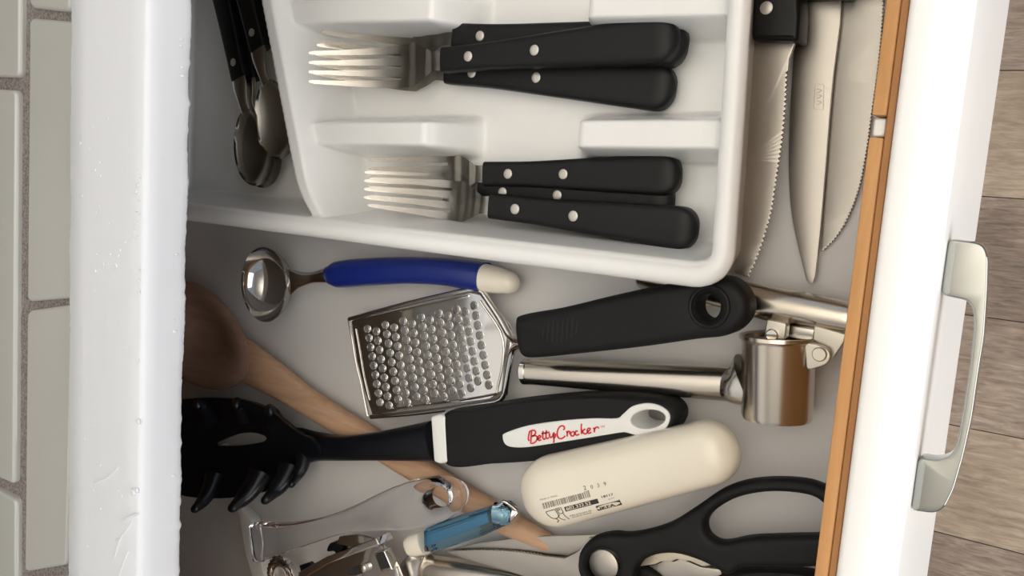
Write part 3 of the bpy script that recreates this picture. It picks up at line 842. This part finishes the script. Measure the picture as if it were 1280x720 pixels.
for h_, r_ in prof: rg.append([b.verts.new((r_ * math.cos(2 * math.pi * k / SG), r_ * math.sin(2 * math.pi * k / SG), h_ + (.9 * math.cos(2 * math.pi * k / SG) * max(0, h_)))) for k in range(SG)])
for i in range(len(prof) - 1):
    for k in range(SG): b.faces.new((rg[i][k], rg[i][(k + 1) % SG], rg[i + 1][(k + 1) % SG], rg[i + 1][k]))
for f_ in b.faces: f_.smooth = True
for v in b.verts: v.co *= S
tm = bpy.data.meshes.new('tooth'); b.to_mesh(tm); b.free(); tm.materials.append(M['chrome'])
g0 = Vector(GR['mm'])
for x, y in teeth:
    t = bpy.data.objects.new('tooth', tm); C.objects.link(t); t.parent = GR; t.location = (at(x, y, ZG + .3) - g0 + Vector((0, 0, .3))) * S
bm = bmesh.new()   # rolled wire around the plate, running into the handle
fr = [(437, 399), (512, 379), (588, 362), (598, 363), (606, 369), (622, 392), (639, 418), (634, 470), (630, 492), (622, 501), (600, 505), (530, 515), (464, 521)]
tube(bm, ats(fr, ZG + .2), 1.5, 10, False, 4)
put('wire_frame', bm, M['chrome'], GR)
bm = bmesh.new(); tube(bm, ats([(460, 520), (452, 480), (446, 455), (441, 425), (436, 399)], ZG), .9, 8); put('folded_lip', bm, M['chrome'], GR)
bm = bmesh.new(); tube(bm, ats([(445, 411), (450, 440), (455, 470), (462, 500)], ZG + .4), .5, 8); tube(bm, ats([(443, 404), (500, 389), (586, 370)], ZG + .5), .5, 8); tube(bm, ats([(470, 514), (540, 505), (612, 494), (622, 484), (629, 425), (600, 376)], ZG + .5), .6, 8)
put('pressed_rib', bm, M['chrome'], GR)
bm = bmesh.new(); tube(bm, [at(604, 366, ZG), at(624, 396, ZG + 2), at(641, 424, ZG + 5), at(660, 428, ZG + 12)], 2.0, 12); tube(bm, [at(631, 492, ZG), at(636, 460, ZG + 2), at(642, 436, ZG + 5), at(660, 430, ZG + 12)], 1.8, 12)
put('handle_rod', bm, M['chrome'], GR)
ho = [(641, 402), (650, 394), (700, 385), (780, 366), (850, 352), (885, 347), (908, 346), (926, 356), (937, 375), (936, 395), (924, 411), (905, 420), (870, 424), (800, 434), (720, 443), (668, 448), (650, 446), (643, 430)]
zc = 29
hw_ = lambda x, y: (x - at(780, 400, 24).x) * .035
bm = bmesh.new(); slab(bm, catmull(ats(ho, zc + 6), 5, True), zc - 8, zc + 8, 4.5, holes=[[Vector((p.x, p.y, 0)) for p in ats(ell(893, 382, 14, 15.5), zc)]], warp=hw_, res=5)
hnd = put('handle', bm, M['rubber'], GR, label='thick matt black handle with hanging hole')
tr = None
bm = bmesh.new()
zt_ = lambda p: at(p.x, p.y, zc + 8.0 + hw_(at(p.x, p.y, zc + 8).x, 0))
for k in range(8):
    x = 680 + k * 6; hgt = [6, 11, 14, 15, 15, 14, 12, 8][k]; cy = 416 - k * .9
    tube(bm, [zt_(Vector((x - 1 + q * q * .02 - 0.3 * q, cy + hgt * q / 4, 0))) for q in (-4, -2, 0, 2, 4)], .42, 6)
put('thumb_ribs', bm, M['hole'], hnd, label='curved thumb ribs')
bm = bmesh.new(); L_ = [Vector((p.x, p.y, zc + 8 + hw_(p.x, 0))) for p in ats(ell(888, 383, 24, 25), zc + 8)]
tube(bm, L_, 1.0, 8, True, 2); put('hole_rim', bm, M['rubber'], hnd)

# ================================================================== GARLIC PRESS
o = at(900, 450, 0); GP = root('garlic_press', (o.x, o.y, 0.5), 'steel garlic press with round chamber and two tube handles by the drawer board', 'garlic press')
zc = 17
A = at(652, 467, 18); B = at(912, 481, 18)
bm = bmesh.new(); loft(bm, [(A.x, A.y, 12, 6.4, 6.0), ((A.x + B.x) / 2, (A.y + B.y) / 2, 14, 7.0, 6.5), (B.x, B.y, 16, 7.6, 7)], 30, 2, 6)
put('lower_handle', bm, M['satin'], GP)
bm = bmesh.new(); d = (B - A).normalized(); lathe(bm, (A.x, A.y, 12), tuple(-d), [(-1.0, 6.7), (1.6, 6.8), (2.2, 6.2), (2.8, 5.8), (3.4, 4.0)], 30); put('end_cap', bm, M['chrome'], GP)
# chamber: axis towards the viewer's lower side, open end up the picture
c1 = at(970, 424, 22); c2 = at(969, 524, 20)
axc = Vector((c2.x - c1.x, c2.y - c1.y, 0)); Lc = axc.length
Rr = 15.2
bm = bmesh.new()
lathe(bm, (c1.x, c1.y, 18), tuple(axc), [(1.2, Rr - 1.6), (-.6, Rr - 1.3), (-1.4, Rr + .1), (-1.2, Rr + .9), (.3, Rr + 1.0), (.9, Rr + .3), (1.8, Rr), (Lc - 1.5, Rr - .6), (Lc, Rr - 1.2), (Lc, Rr - 2.4), (4, Rr - 2.6)], 48, closed=True)
put('chamber', bm, M['satin'], GP, label='cylindrical steel pressing chamber')
bm = bmesh.new(); u_ = axc.normalized(); q = Vector((c1.x, c1.y, 18)) + u_ * 0.4; cyl(bm, q, q + u_ * 2.0, Rr - 1.8, seg=40); put('plunger', bm, M['chrome'], GP)
bm = bmesh.new(); loft(bm, [(B.x - 1, B.y, 16, 7.0, 7), (*at(922, 482, 17).xy, 17, 8, 9), (*at(935, 478, 17).xy, 17, 13, 10)], 24, 2.4); put('socket', bm, M['steel'], GP)
A2 = at(800, 346, 14); B2 = at(1066, 399, 14); B2.x = min(B2.x, -62)
bm = bmesh.new(); loft(bm, [(A2.x, A2.y, 9.5, 6.0, 6.4), (*at(910, 369, 14).xy, 13, 7.0, 6.8), (*at(985, 384, 14).xy, 14, 7.6, 7.4), (B2.x, B2.y, 14, 6.8, 7)], 30, 2, 6, r1=4, r0=3)
put('upper_handle', bm, M['satin'], GP, label='curved upper tube handle')
bm = bmesh.new(); slab(bm, ats([(1018, 407), (1057, 418), (1055, 428), (1042, 447), (1036, 446), (1024, 430), (1016, 424)], 22), 19, 22, .5); put('lever_link', bm, M['link'], GP)
bm = bmesh.new(); slab(bm, rc(ats([(1006, 427), (1026, 431), (1037, 437), (1040, 446), (1034, 456), (1009, 463)], 25), 2.0), 23, 26, .6); put('hinge_lug', bm, M['link'], GP)
bm = bmesh.new(); p = at(1024, 443, 27); lathe(bm, (p.x, p.y, 25), (0, 0, 1), [(0, 2.9), (2.0, 2.9), (2.4, 2.5)], 28); put('hinge_pin', bm, M['link'], GP)
bm = bmesh.new(); slab(bm, rc(ats([(958, 399), (983, 404), (981, 424), (955, 424)], 24), 1), 18, 24, .6); put('plunger_link', bm, M['link'], GP)
bm = bmesh.new(); p = at(965, 419, 25); lathe(bm, (p.x, p.y, 23.5), (0, 0, 1), [(0, 2.6), (1.8, 2.6), (2.2, 2.2)], 28); put('hinge_pin', bm, M['chrome'], GP)
bm = bmesh.new(); slab(bm, ats([(984, 403), (1019, 410), (1016, 426), (980, 422)], 15), 11, 15, .6); put('yoke', bm, M['steel'], GP)

# ================================================================== PASTA SERVER
o = at(500, 550, 0); PS = root('pasta_server', (o.x, o.y, 4), 'black nylon pasta server with white-inlaid grip and red lettering', 'pasta server')
zg0, zg1 = 9.0, 27.0
go = [(556, 519), (600, 508), (660, 498), (740, 491), (800, 491), (838, 498), (852, 512), (850, 528), (838, 540), (800, 552), (740, 566), (680, 574), (620, 578), (560, 578)]
gc = catmull(ats(go, zg1 - 6), 12, True)
hole = [Vector((p.x, p.y, 0)) for p in ats(ell(810, 524, 22.5, 12.5, -6), zg1)]
bm = bmesh.new(); bm.free(); hcx = sum(p.x for p in hole) / len(hole); hcy = sum(p.y for p in hole) / len(hole); bm = ring_slab(gc, hcx, hcy, (max(p.x for p in hole) - min(p.x for p in hole)) / 2 * 1.16, (max(p.y for p in hole) - min(p.y for p in hole)) / 2 * 1.2, 0, zg0, zg1, 6.5)
grip = put('grip', bm, M['rubber'], PS, label='soft black rubber grip')
bm = bmesh.new()
neck = [stn(340, 556, 9, 7, 1.5), stn(372, 557, 11.5, 11.5, 3.0), stn(398, 558, 15.5, 8.8, 4), stn(430, 560, 20, 7.4, 4.5), stn(480, 557, 20.5, 8.4, 5), stn(543, 551, 19, 11.0, 7.5)]
loft(bm, neck, 24, 2.6); put('neck', bm, M['nylon'], PS)
bm = bmesh.new(); slab(bm, rc(ats([(541, 520), (552, 517), (560, 520), (563, 577), (552, 579), (545, 576)], zg1 - 2), 1.2), zg0 + .5, zg1 + .3, 1.5, res=4); put('collar', bm, M['white'], PS, label='white plastic collar')
ino = [(628, 546), (632, 541), (660, 532), (700, 526), (740, 523), (770, 523), (778, 518), (790, 508), (808, 504), (824, 507), (835, 515), (837, 525), (830, 537), (812, 544), (795, 544), (783, 541), (775, 541), (750, 545), (700, 553), (660, 559), (640, 559), (631, 555)]
bm = bmesh.new(); slab(bm, catmull(ats(ino, zg1 + .5), 4, True), zg1 - 3, zg1 + .6, .5, holes=[[Vector((p.x, p.y, 0)) for p in ats(ell(810, 524, 22, 12, -6), zg1 + .6)]])
inl = put('inlay', bm, M['white'], grip, label='white spoon-shaped inlay')
bm = bmesh.new()   # white sleeve inside the hanging hole
E_ = ats(ell(810, 524, 22, 12, -6), zg1 + .3); ce = sum(E_, Vector()) / len(E_)
lv = [[bm.verts.new((ce.x + (p.x - ce.x) * k, ce.y + (p.y - ce.y) * k, z)) for p in E_] for z, k in ((zg1 + .3, 1.0), (zg1 - 8, .97), (zg0 + .2, .93), (zg0 + .2, 1.06), (zg1 - 8, 1.06), (zg1 - .5, 1.05))]
for a, b_ in zip(lv, lv[1:] + lv[:1]):
    for k in range(len(E_)): bm.faces.new((a[k], a[(k + 1) % len(E_)], b_[(k + 1) % len(E_)], b_[k]))
put('hole_sleeve', bm, M['white'], grip)
# head: shallow spoon with a slot, upturned fingers along both sides
hz = lambda x, y: 0
hout = [(180, 520), (215, 502), (250, 497), (300, 496), (340, 506), (366, 524), (384, 541), (398, 546), (402, 570), (386, 574), (372, 588), (350, 606), (320, 618), (280, 622), (240, 616), (200, 600), (178, 560)]
hc = at(285, 560, 14)
def hwarp(x, y):
    d = (Vector((x, y)) - Vector((hc.x, hc.y))); return 10.0 * min(1.6, (d.x / (62 if d.x < 0 else 120)) ** 2 + (d.y / 30) ** 2)
def disc_plate(outer, hole_pts, z0, th, warp):
    """plate between two closed curves with enough rings to follow a dished shape"""
    N = 72
    def res(P):
        P = catmull([(p.x, p.y, 0) for p in P], 8, True); L = [0]
        for i in range(len(P)): L.append(L[-1] + (P[(i + 1) % len(P)] - P[i]).length)
        out = []; 
        for k in range(N):
            s = L[-1] * k / N; i = max(j for j in range(len(P)) if L[j] <= s + 1e-9); t = (s - L[i]) / max(1e-9, L[i + 1] - L[i]); out.append(P[i].lerp(P[(i + 1) % len(P)], t))
        return out
    a, b_ = res(outer), res(hole_pts)
    cb = sum(b_, Vector()) / N
    ang = lambda p: math.atan2(p.y - cb.y, p.x - cb.x)
    if area2(a) < 0: a.reverse()
    if area2(b_) < 0: b_.reverse()
    sa = min(range(N), key=lambda i: abs(ang(a[i]))); sb = min(range(N), key=lambda i: abs(ang(b_[i])))
    a = a[sa:] + a[:sa]; b_ = b_[sb:] + b_[:sb]
    bm = bmesh.new(); K = 10; T = []
    for zz in (0, 1):
        T.append([[bm.verts.new((p := b_[i].lerp(a[i], k / K)) + Vector((0, 0, z0 + (th if zz == 0 else 0) + warp(p.x, p.y)))) for i in range(N)] for k in range(K + 1)])
    for zz in (0, 1):
        for k in range(K):
            for i in range(N):
                i2 = (i + 1) % N; bm.faces.new((T[zz][k][i], T[zz][k + 1][i], T[zz][k + 1][i2], T[zz][k][i2]))
    for k in (0, K):
        for i in range(N): i2 = (i + 1) % N; bm.faces.new((T[0][k][i], T[0][k][i2], T[1][k][i2], T[1][k][i]))
    return bm
hb = disc_plate(ats(hout, 20), ats([(267, 556), (280, 549), (300, 542), (320, 540), (334, 543), (337, 547), (330, 552), (310, 556), (290, 558), (272, 558)], 12), 8, 3, hwarp)
head = put('head', hb, M['nylon'], PS, label='black head with oval slot', angle=60)
def finger(pts, r0_, r1_):
    bm = bmesh.new(); n_ = len(pts) - 1
    st = [(*at(x, y, z), r0_ + (r1_ - r0_) * i / n_, (r0_ + (r1_ - r0_) * i / n_) * .8) for i, (x, y, z) in enumerate(pts)]
    loft(bm, st, 14, 2, 4, r1=r1_); put('finger', bm, M['nylon'], PS)
finger([(268, 596, 16), (262, 612, 22), (253, 627, 29), (245, 635, 35)], 8, 3.6)
finger([(325, 592, 16), (316, 608, 22), (303, 624, 29), (292, 634, 36)], 9, 3.8)
finger([(362, 584, 15), (354, 600, 21), (342, 615, 28), (333, 624, 35)], 8, 3.6)
finger([(380, 568, 13), (378, 582, 17), (371, 596, 22), (365, 605, 28)], 5.5, 2.6)
finger([(262, 522, 16), (257, 512, 22), (252, 506, 27), (248, 506, 30)], 7, 3.4)
finger([(305, 520, 16), (300, 510, 22), (297, 505, 26), (296, 506, 28)], 7, 3.4)
finger([(345, 530, 15), (342, 520, 20), (338, 514, 24), (338, 514, 27)], 7, 3.6)
finger([(215, 596, 18), (205, 612, 24), (198, 624, 29), (190, 632, 34)], 8, 3.6)
# red script on the inlay; drawn in a 5.33 times enlarged copy of its place
def bcp(p): return at(620 + p.x / 5.333, 500 + p.y / 5.333, zg1 + .78)
strokes = [
 [(224, 212), (217, 240), (216, 262), (222, 274)], [(220, 214), (238, 203), (256, 204), (264, 216), (256, 232), (240, 242)], [(240, 242), (262, 238), (274, 248), (270, 270), (254, 285), (238, 289), (226, 284)], [(238, 208), (234, 240), (232, 280)],
 [(276, 262), (292, 252), (298, 242), (290, 236), (281, 246), (280, 262), (288, 270), (302, 264)],
 [(314, 206), (311, 236), (313, 256), (322, 262), (330, 254)], [(302, 224), (318, 222), (334, 219)], [(336, 202), (333, 232), (335, 252), (344, 257), (352, 249)], [(324, 221), (342, 218), (356, 214)],
 [(356, 222), (356, 240), (364, 250), (376, 242), (382, 222)], [(386, 214), (384, 244), (386, 268), (384, 286)], [(386, 258), (390, 250), (396, 240), (396, 224)],
 [(448, 200), (456, 190), (452, 176), (438, 172), (422, 182), (410, 206), (408, 232), (416, 252), (432, 258), (450, 250), (462, 238)],
 [(468, 208), (474, 216), (474, 244)], [(474, 220), (484, 208), (492, 214), (490, 228)],
 [(506, 212), (498, 222), (500, 236), (512, 240), (522, 230), (520, 214), (508, 210)],
 [(546, 208), (534, 208), (528, 220), (532, 232), (544, 234), (554, 226)],
 [(570, 158), (568, 190), (570, 228)], [(594, 192), (582, 202), (572, 208)], [(574, 208), (584, 222), (598, 226), (606, 218)],
 [(606, 212), (622, 204), (628, 192), (618, 188), (608, 198), (610, 214), (620, 222), (636, 214)],
 [(648, 184), (654, 192), (656, 216)], [(656, 196), (665, 184), (678, 181), (686, 190)],
]
bm = bmesh.new()
for s in strokes: ribbon(bm, s, 10.5, bcp, 5)
put('red_lettering', bm, M['red'], inl, smooth=False, label='red script lettering Betty Crocker')
tb = text_mesh('TM', 22)
for v in tb.verts: v.co = bcp(Vector((696 + v.co.x * .95, 186 - v.co.y - v.co.x * .08, 0)))
put('trademark_sign', tb, M['red'], inl, smooth=False)

# ================================================================== CREAM PEELER HANDLE WITH PRICE LABEL (smooth capsule)
o = at(785, 592, 0); CK = root('cream_case', (o.x, o.y, 1), 'glossy cream capsule-shaped plastic utensil with black print and barcode', 'utensil')
bm = bmesh.new()
a_, b2 = at(694, 614, 31), at(881, 568, 31)
loft(bm, [(a_.x, a_.y, 28, 17.3, 12), ((a_.x + b2.x) / 2, (a_.y + b2.y) / 2, 28, 15.7, 12), (b2.x, b2.y, 28, 14.0, 11.5)], 48, 2.6, 8, r0=20.5, r1=14.5, k=12)
for v in bm.verts: pass
tree = bvh(bm)
body = put('body', bm, M['cream'], CK)
ang = math.radians(-14.5)
ca_, sa_ = math.cos(ang), math.sin(ang)
def lab(x0, y0, u, v, lift=.12):      # u along the print, v upwards, in px of the photograph
    return drop(tree, at(x0 + u * ca_ + v * sa_, y0 + u * sa_ - v * ca_, 38), lift)
def ltext(s, x0, y0, size, sx=1.0, m='ink', lift=.12, shear=0.0, name='print', bold=0.0, split=False):
    b = text_mesh(s, size)
    if bold:
        c = b.copy(); 
        for v in c.verts: v.co.x += bold
        join(b, c)
    for v in b.verts: v.co = lab(x0, y0, v.co.x * sx + v.co.y * shear, v.co.y, lift)
    return put(name, b, M[m], body, smooth=False)
def lrect(bm, x0, y0, u0, u1, v0, v1, lift=.1, n_=8):
    for k in range(n_):
        a, b_ = u0 + (u1 - u0) * k / n_, u0 + (u1 - u0) * (k + 1) / n_
        for j in range(3):
            c, d = v0 + (v1 - v0) * j / 3, v0 + (v1 - v0) * (j + 1) / 3
            bm.faces.new([bm.verts.new(lab(x0, y0, *p, lift)) for p in ((a, c), (b_, c), (b_, d), (a, d))])
# crop of the label was 9.6 times enlarged with origin (670, 590)
Lp = lambda x, y: (670 + x / 9.6, 590 + y / 9.6)
ltext('Made in China', *Lp(74, 330), 3.0, 1.3, 'ink2')
bm = bmesh.new(); x0, y0 = Lp(116, 432); u = 0.0; rb = random.Random(3)
while u < 60.5:
    wd = rb.choice((.5, .5, .8, 1.2)); lrect(bm, x0, y0, u, u + wd, 0, 7.6 if u < 52 else 9, .12, 1); u += wd + rb.choice((.45, .6, .9, 1.3))
put('barcode', bm, M['ink2'], body, smooth=False, label='printed barcode')
bm = bmesh.new(); x0, y0 = Lp(372, 468); lrect(bm, x0, y0, 0, 43, 0, 6.2, .12, 14); put('number_box', bm, M['ink'], body, smooth=False, label='dark box with number 602.332.52')
ltext('602.332.52', *Lp(384, 454), 6.4, 1.12, 'paper', .26, bold=.35, name='number_print')
for ch, (x, y), mm_ in zip('2039', ((600, 204), (684, 190), (762, 172), (842, 154)), ('ink', 'ink2', 'ink2', 'ink2')): ltext(ch, *Lp(x, y), 7.6 if ch == '2' else 7.0, 1.0, mm_, name='stamped_digit')
ltext('18117', *Lp(800, 306), 4.4, 1.45, 'ink', bold=.2, name='date_code')
ltext('SLI/PC', *Lp(884, 326), 2.6, 1.2, 'ink2', name='small_print')
ltext('IKEA of Sweden AB', *Lp(408, 536), 2.7, 1.28, 'ink', name='small_print')
ltext('SE-343 81 Älmhult', *Lp(430, 558), 2.7, 1.22, 'ink', name='small_print')
bm = bmesh.new(); x0, y0 = Lp(740, 470); lrect(bm, x0, y0, 0, 31.2, 0, 6.9, .12, 10); put('logo_box', bm, M['ink'], body, smooth=False, label='dark logo rectangle around a pale oval')
bm = bmesh.new(); vs_ = [bm.verts.new(lab(x0, y0, 15.6 + 14.9 * math.cos(t), 3.45 + 3.05 * math.sin(t), .34)) for t in [2 * math.pi * k / 36 for k in range(36)]]
cv = bm.verts.new(lab(x0, y0, 15.6, 3.45, .4))
for k in range(36): bm.faces.new((cv, vs_[k], vs_[(k + 1) % 36]))
put('logo_oval', bm, M['paper'], body, smooth=False)
ltext('IKEA', x0 + 3.2, y0 - 1.6 + .0, 5.4, 1.75, 'ink', .55, bold=.42, name='logo_letters')
ltext('R', *Lp(1004, 334), 1.9, 1.2, 'ink', name='small_print')
bm = bmesh.new()      # food safe sign: a goblet and a fork
gf = lambda p: drop(tree, at(670 + p.x / 9.6, 590 + p.y / 9.6, 38), .14)
for s in ([(136, 468), (246, 436)], [(136, 468), (160, 510), (200, 548), (238, 556), (272, 540), (278, 500), (246, 436)], [(238, 556), (262, 570), (266, 590), (244, 610)], [(296, 505), (282, 530), (300, 560), (346, 582)],
          [(258, 420), (278, 462)], [(276, 416), (292, 456)], [(294, 412), (308, 450)], [(316, 410), (340, 470)], [(278, 462), (300, 492), (336, 482), (342, 466)], [(336, 482), (352, 520), (392, 572)]):
    ribbon(bm, s, 9, gf, 4)
put('food_safe_sign', bm, M['ink'], body, smooth=False, label='printed goblet and fork sign')

# ================================================================== CLEAR PLASTIC HANDLE
o = at(450, 650, 0); CL = root('clear_plastic_handle', (o.x, o.y, 12), 'transparent clear plastic utensil handle with hanging hole, over the wooden spoon', 'utensil')
co = [(316, 655), (330, 654), (360, 654), (400, 647), (440, 633), (480, 614), (510, 602), (545, 596), (570, 602), (581, 616), (576, 636), (558, 650), (520, 660), (480, 662), (440, 664), (400, 676), (360, 690), (330, 700), (322, 700), (318, 680)]
zcl = 16
bm = bmesh.new(); slab(bm, catmull(ats(co, zcl + 6), 5, True), zcl, zcl + 11, 3.2, holes=[[Vector((p.x, p.y, 0)) for p in ats(ell(550, 621, 15, 14, -30), zcl + 6)]], res=5)
put('handle_body', bm, M['clear'], CL)
bm = bmesh.new(); tube(bm, [at(325, 655, zcl + 9), at(328, 678, zcl + 10), at(327, 700, zcl + 9)], 2.2, 10); put('end_flange', bm, M['clear'], CL)

# ================================================================== BLUE CLEAR HANDLE
o = at(580, 660, 0); BL = root('blue_clear_handle', (o.x, o.y, 8), 'short faceted blue see-through handle with silver end, beside the cream capsule', 'utensil')
bm = bmesh.new(); slab(bm, rc(ats([(527, 663), (560, 650), (627, 630), (636, 640), (634, 656), (600, 672), (540, 692), (528, 692)], 28), 1.5), 17, 28, 3.0, res=1)
put('handle_body', bm, M['aqua'], BL, angle=20, label='translucent blue faceted body')
bm = bmesh.new(); slab(bm, ats([(532, 668), (612, 641), (614, 652), (536, 682)], 22), 19, 21.5, .8); put('core_strip', bm, mat('blue_core', (0.20, .42, .58), .4), BL)
bm = bmesh.new(); loft(bm, [stn(531, 678, 22, 6.4, 5.2), stn(519, 681, 22, 6.2, 5.0), stn(514, 683, 22, 5.4, 4.6)], 20, 2.6, r1=3.5); put('end_cap', bm, M['cream'], BL, label='pale cream end cap')
bm = bmesh.new(); loft(bm, [stn(622, 642, 22, 6.6, 5.4), stn(634, 643, 22, 5.6, 4.6), stn(643, 640, 22, 3.6, 3.4), stn(648, 638, 22, 1.6, 1.6)], 20, 2.4); put('ferrule', bm, M['chrome'], BL, label='chrome ferrule')
bm = bmesh.new(); tube(bm, ats([(622, 632), (630, 627), (640, 633), (646, 638)], 27), .9, 8); put('wire_loop', bm, M['chrome'], BL)

# ================================================================== CAN OPENER (bottom edge of the picture)
o = at(450, 700, 0); CO = root('can_opener', (o.x, o.y, 1), 'chrome can opener with cutting wheel and tube handle at the bottom', 'can opener')
bm = bmesh.new(); slab(bm, ats([(372, 718), (398, 704), (440, 690), (474, 680), (492, 700), (502, 728), (480, 760), (400, 760)], 26), 23, 26, .6); put('body_plate', bm, M['chrome'], CO)
bm = bmesh.new(); slab(bm, ats([(372, 716), (408, 696), (470, 673), (474, 681), (410, 705), (378, 724)], 33), 21, 33, .7); put('side_flange', bm, M['chrome'], CO)
bm = bmesh.new(); slab(bm, ats([(424, 671), (446, 668), (476, 676), (473, 683), (455, 687), (420, 680)], 30), 28, 30, .5, warp=lambda x, y: 0); put('pierce_blade', bm, M['chrome'], CO)
bm = bmesh.new(); slab(bm, catmull(ats([(409, 682), (414, 679), (430, 681), (424, 690), (420, 696), (416, 690), (407, 690)], 27), 3, True), 20, 26, .5); put('catch_hook', bm, M['nylon'], CO)
bm = bmesh.new(); slab(bm, rc(ats([(467, 691), (480, 688), (491, 713), (476, 716)], 31), 1), 25, 31, .8); put('bracket', bm, M['chrome'], CO)
bm = bmesh.new(); slab(bm, rc(ats([(470, 692), (479, 690), (487, 710), (476, 712)], 31.6), 1), 30.8, 31.6, .2); put('bracket_shade_plate', bm, M['hole'], CO)  # dark plate on the bracket: shade of its opening put into colour
bm = bmesh.new(); slab(bm, ats(ell(447, 713, 13, 5.5, -18), 27.2), 25.8, 27.2, .3); put('slot', bm, M['hole'], CO)  # raised dark oval, shade inside the slot painted as colour
bm = bmesh.new(); p = at(453, 711, 29); lathe(bm, (p.x, p.y, 26), (0, 0, 1), [(0, 2.4), (3, 2.4), (3.5, 1.6)], 24); put('axle_pin', bm, M['chrome'], CO)
bm = bmesh.new(); p = at(347, 722, 24); ring = []
for k in range(48):
    a = 2 * math.pi * k / 48; ring.append((p.x + (12.5 if k % 2 else 11.6) * math.cos(a), p.y + (12.5 if k % 2 else 11.6) * math.sin(a)))
slab(bm, ring, 18, 22, .3, holes=[[(p.x + 6 * math.cos(2 * math.pi * k / 24), p.y + 6 * math.sin(2 * math.pi * k / 24)) for k in range(24)]]); put('turning_ring', bm, M['chrome'], CO)
bm = bmesh.new(); tube(bm, [(p.x + 8.6 * math.cos(a), p.y + 8.6 * math.sin(a), 22.5) for a in [2 * math.pi * k / 20 for k in range(20)]], 1.5, 8, True, 2); put('ring_bead', bm, M['chrome'], CO)
bm = bmesh.new(); slab(bm, ats([(374, 707), (386, 703), (392, 708), (376, 716)], 25), 22, 25, .4); put('stop_tab', bm, M['nylon'], CO)
bm = bmesh.new(); slab(bm, rc(ats([(493, 712), (510, 693), (530, 696), (524, 708), (520, 730), (500, 735)], 20), 1.5), 10, 20, 1.2); put('hinge_block', bm, M['steel'], CO)
bm = bmesh.new(); loft(bm, [(*at(525, 712, 14).xy, 11, 8.2, 6.5), (*at(600, 727, 14).xy, 11, 8.6, 7), (*at(700, 750, 14).xy, 10, 8.6, 7), (*at(780, 768, 14).xy, 9, 8, 7)], 26, 2.2); put('tube_handle', bm, M['satin'], CO)
bm = bmesh.new(); loft(bm, [(*at(522, 711, 14).xy, 11, 8.6, 6.9), (*at(526, 712, 14).xy, 11, 8.9, 7.1), (*at(529, 713, 14).xy, 11, 8.6, 6.9)], 26, 2.2); put('ferrule', bm, M['chrome'], CO)

# ================================================================== SCISSORS
o = at(800, 690, 0); SS = root('kitchen_scissors', (o.x, o.y, .5), 'kitchen scissors with matt black loop handles and steel blades', 'scissors')
bm = bmesh.new(); slab(bm, ats([(556, 688), (600, 678), (660, 671), (727, 669), (748, 668), (745, 690), (716, 696), (700, 694), (660, 691), (600, 690)], 12), 10.5, 12.2, .3, res=1); put('back_blade', bm, M['blade'], SS, angle=30)
e = serr([(566, 689), (600, 688), (640, 690), (676, 695)], 26, 1.3, -1)
bm = bmesh.new(); slab(bm, ats([(556, 689)] + e + [(706, 698), (722, 690), (736, 672), (770, 680), (775, 740), (700, 735), (640, 716), (580, 699)], 15), 13, 15, .3, res=1); put('front_blade', bm, M['blade'], SS, angle=30)
def inb(P, k=0): return [Vector((min(p.x, -58.5 - k), p.y, 0)) for p in P]
# upper handle with its loop
uo = [(742, 671), (765, 665), (785, 666), (810, 662), (840, 652), (872, 632), (905, 610), (940, 599), (985, 597), (1022, 603), (1052, 622), (1062, 655), (1055, 690), (1025, 706), (960, 706), (928, 708), (912, 716), (880, 700), (845, 690), (815, 694), (798, 708), (792, 730), (750, 735), (728, 712), (727, 690)]
ui = [(968, 613), (1015, 618), (1036, 634), (1042, 652), (1030, 666), (990, 668), (940, 670), (905, 676), (888, 668), (884, 652), (896, 636), (925, 620)]
bm = bmesh.new(); slab(bm, inb(catmull(ats(uo, 21), 4, True)), 15.5, 25, 3.2, holes=[inb(catmull(ats(ui, 21), 5, True), 7), [Vector((p.x, p.y, 0)) for p in ats(ell(755, 706, 21, 21), 22)]], res=4)
put('upper_handle', bm, M['rubber'], SS, angle=60)
bm = bmesh.new(); p = at(755, 706, 21); lathe(bm, (p.x, p.y, 15), (0, 0, 1), [(0, 7.7), (6.6, 7.7), (7.0, 7.2)], 40); put('pivot_disc', bm, M['blade'], SS, label='round steel pivot')
lo = [(790, 712), (812, 712), (850, 740), (900, 722), (935, 714), (1030, 722), (1060, 760), (1040, 820), (960, 830), (880, 800), (800, 770)]
li = [(940, 726), (1020, 732), (1042, 762), (1028, 808), (960, 815), (900, 780), (905, 745)]
bm = bmesh.new(); slab(bm, inb(catmull(ats(lo, 14), 4, True)), 4, 14, 3.2, holes=[inb(catmull(ats(li, 14), 5, True), 7)], res=4); put('lower_handle', bm, M['rubber'], SS, angle=60)
# toothed nut-cracker jaws between the handles
top_ = serr([(822, 702), (850, 699), (868, 704), (884, 714)], 4, 2.0, 1)
bm = bmesh.new(); slab(bm, ats([(800, 708), (812, 688), (845, 686), (880, 694), (912, 712), (905, 712), (893, 706), (878, 708), (862, 701), (856, 702), (846, 699), (838, 702), (826, 702), (820, 705)], 14), 12, 14, .3, res=1); put('upper_jaw', bm, mat('warm_steel', (.74, .66, .52), .4, .6), SS, angle=30)
bm = bmesh.new(); slab(bm, ats([(795, 712), (822, 705), (832, 700), (842, 702), (850, 699), (862, 703), (876, 709), (900, 712), (902, 718), (880, 730), (840, 732), (812, 722)], 11), 9, 11, .3, res=1); put('lower_jaw', bm, M['blade'], SS, angle=30)

# ================================================================== WHITE DIVIDER STRIP lower left
bm = bmesh.new(); slab(bm, rc(ats([(262, 560), (275, 556), (300, 634), (314, 650), (335, 740), (322, 745), (306, 690), (299, 645)], 8), 1.5), .4, 8, .8)
o = put('plastic_divider', bm, M['white']); tag(o, 'narrow white plastic strip standing left of the clear handle', 'divider')
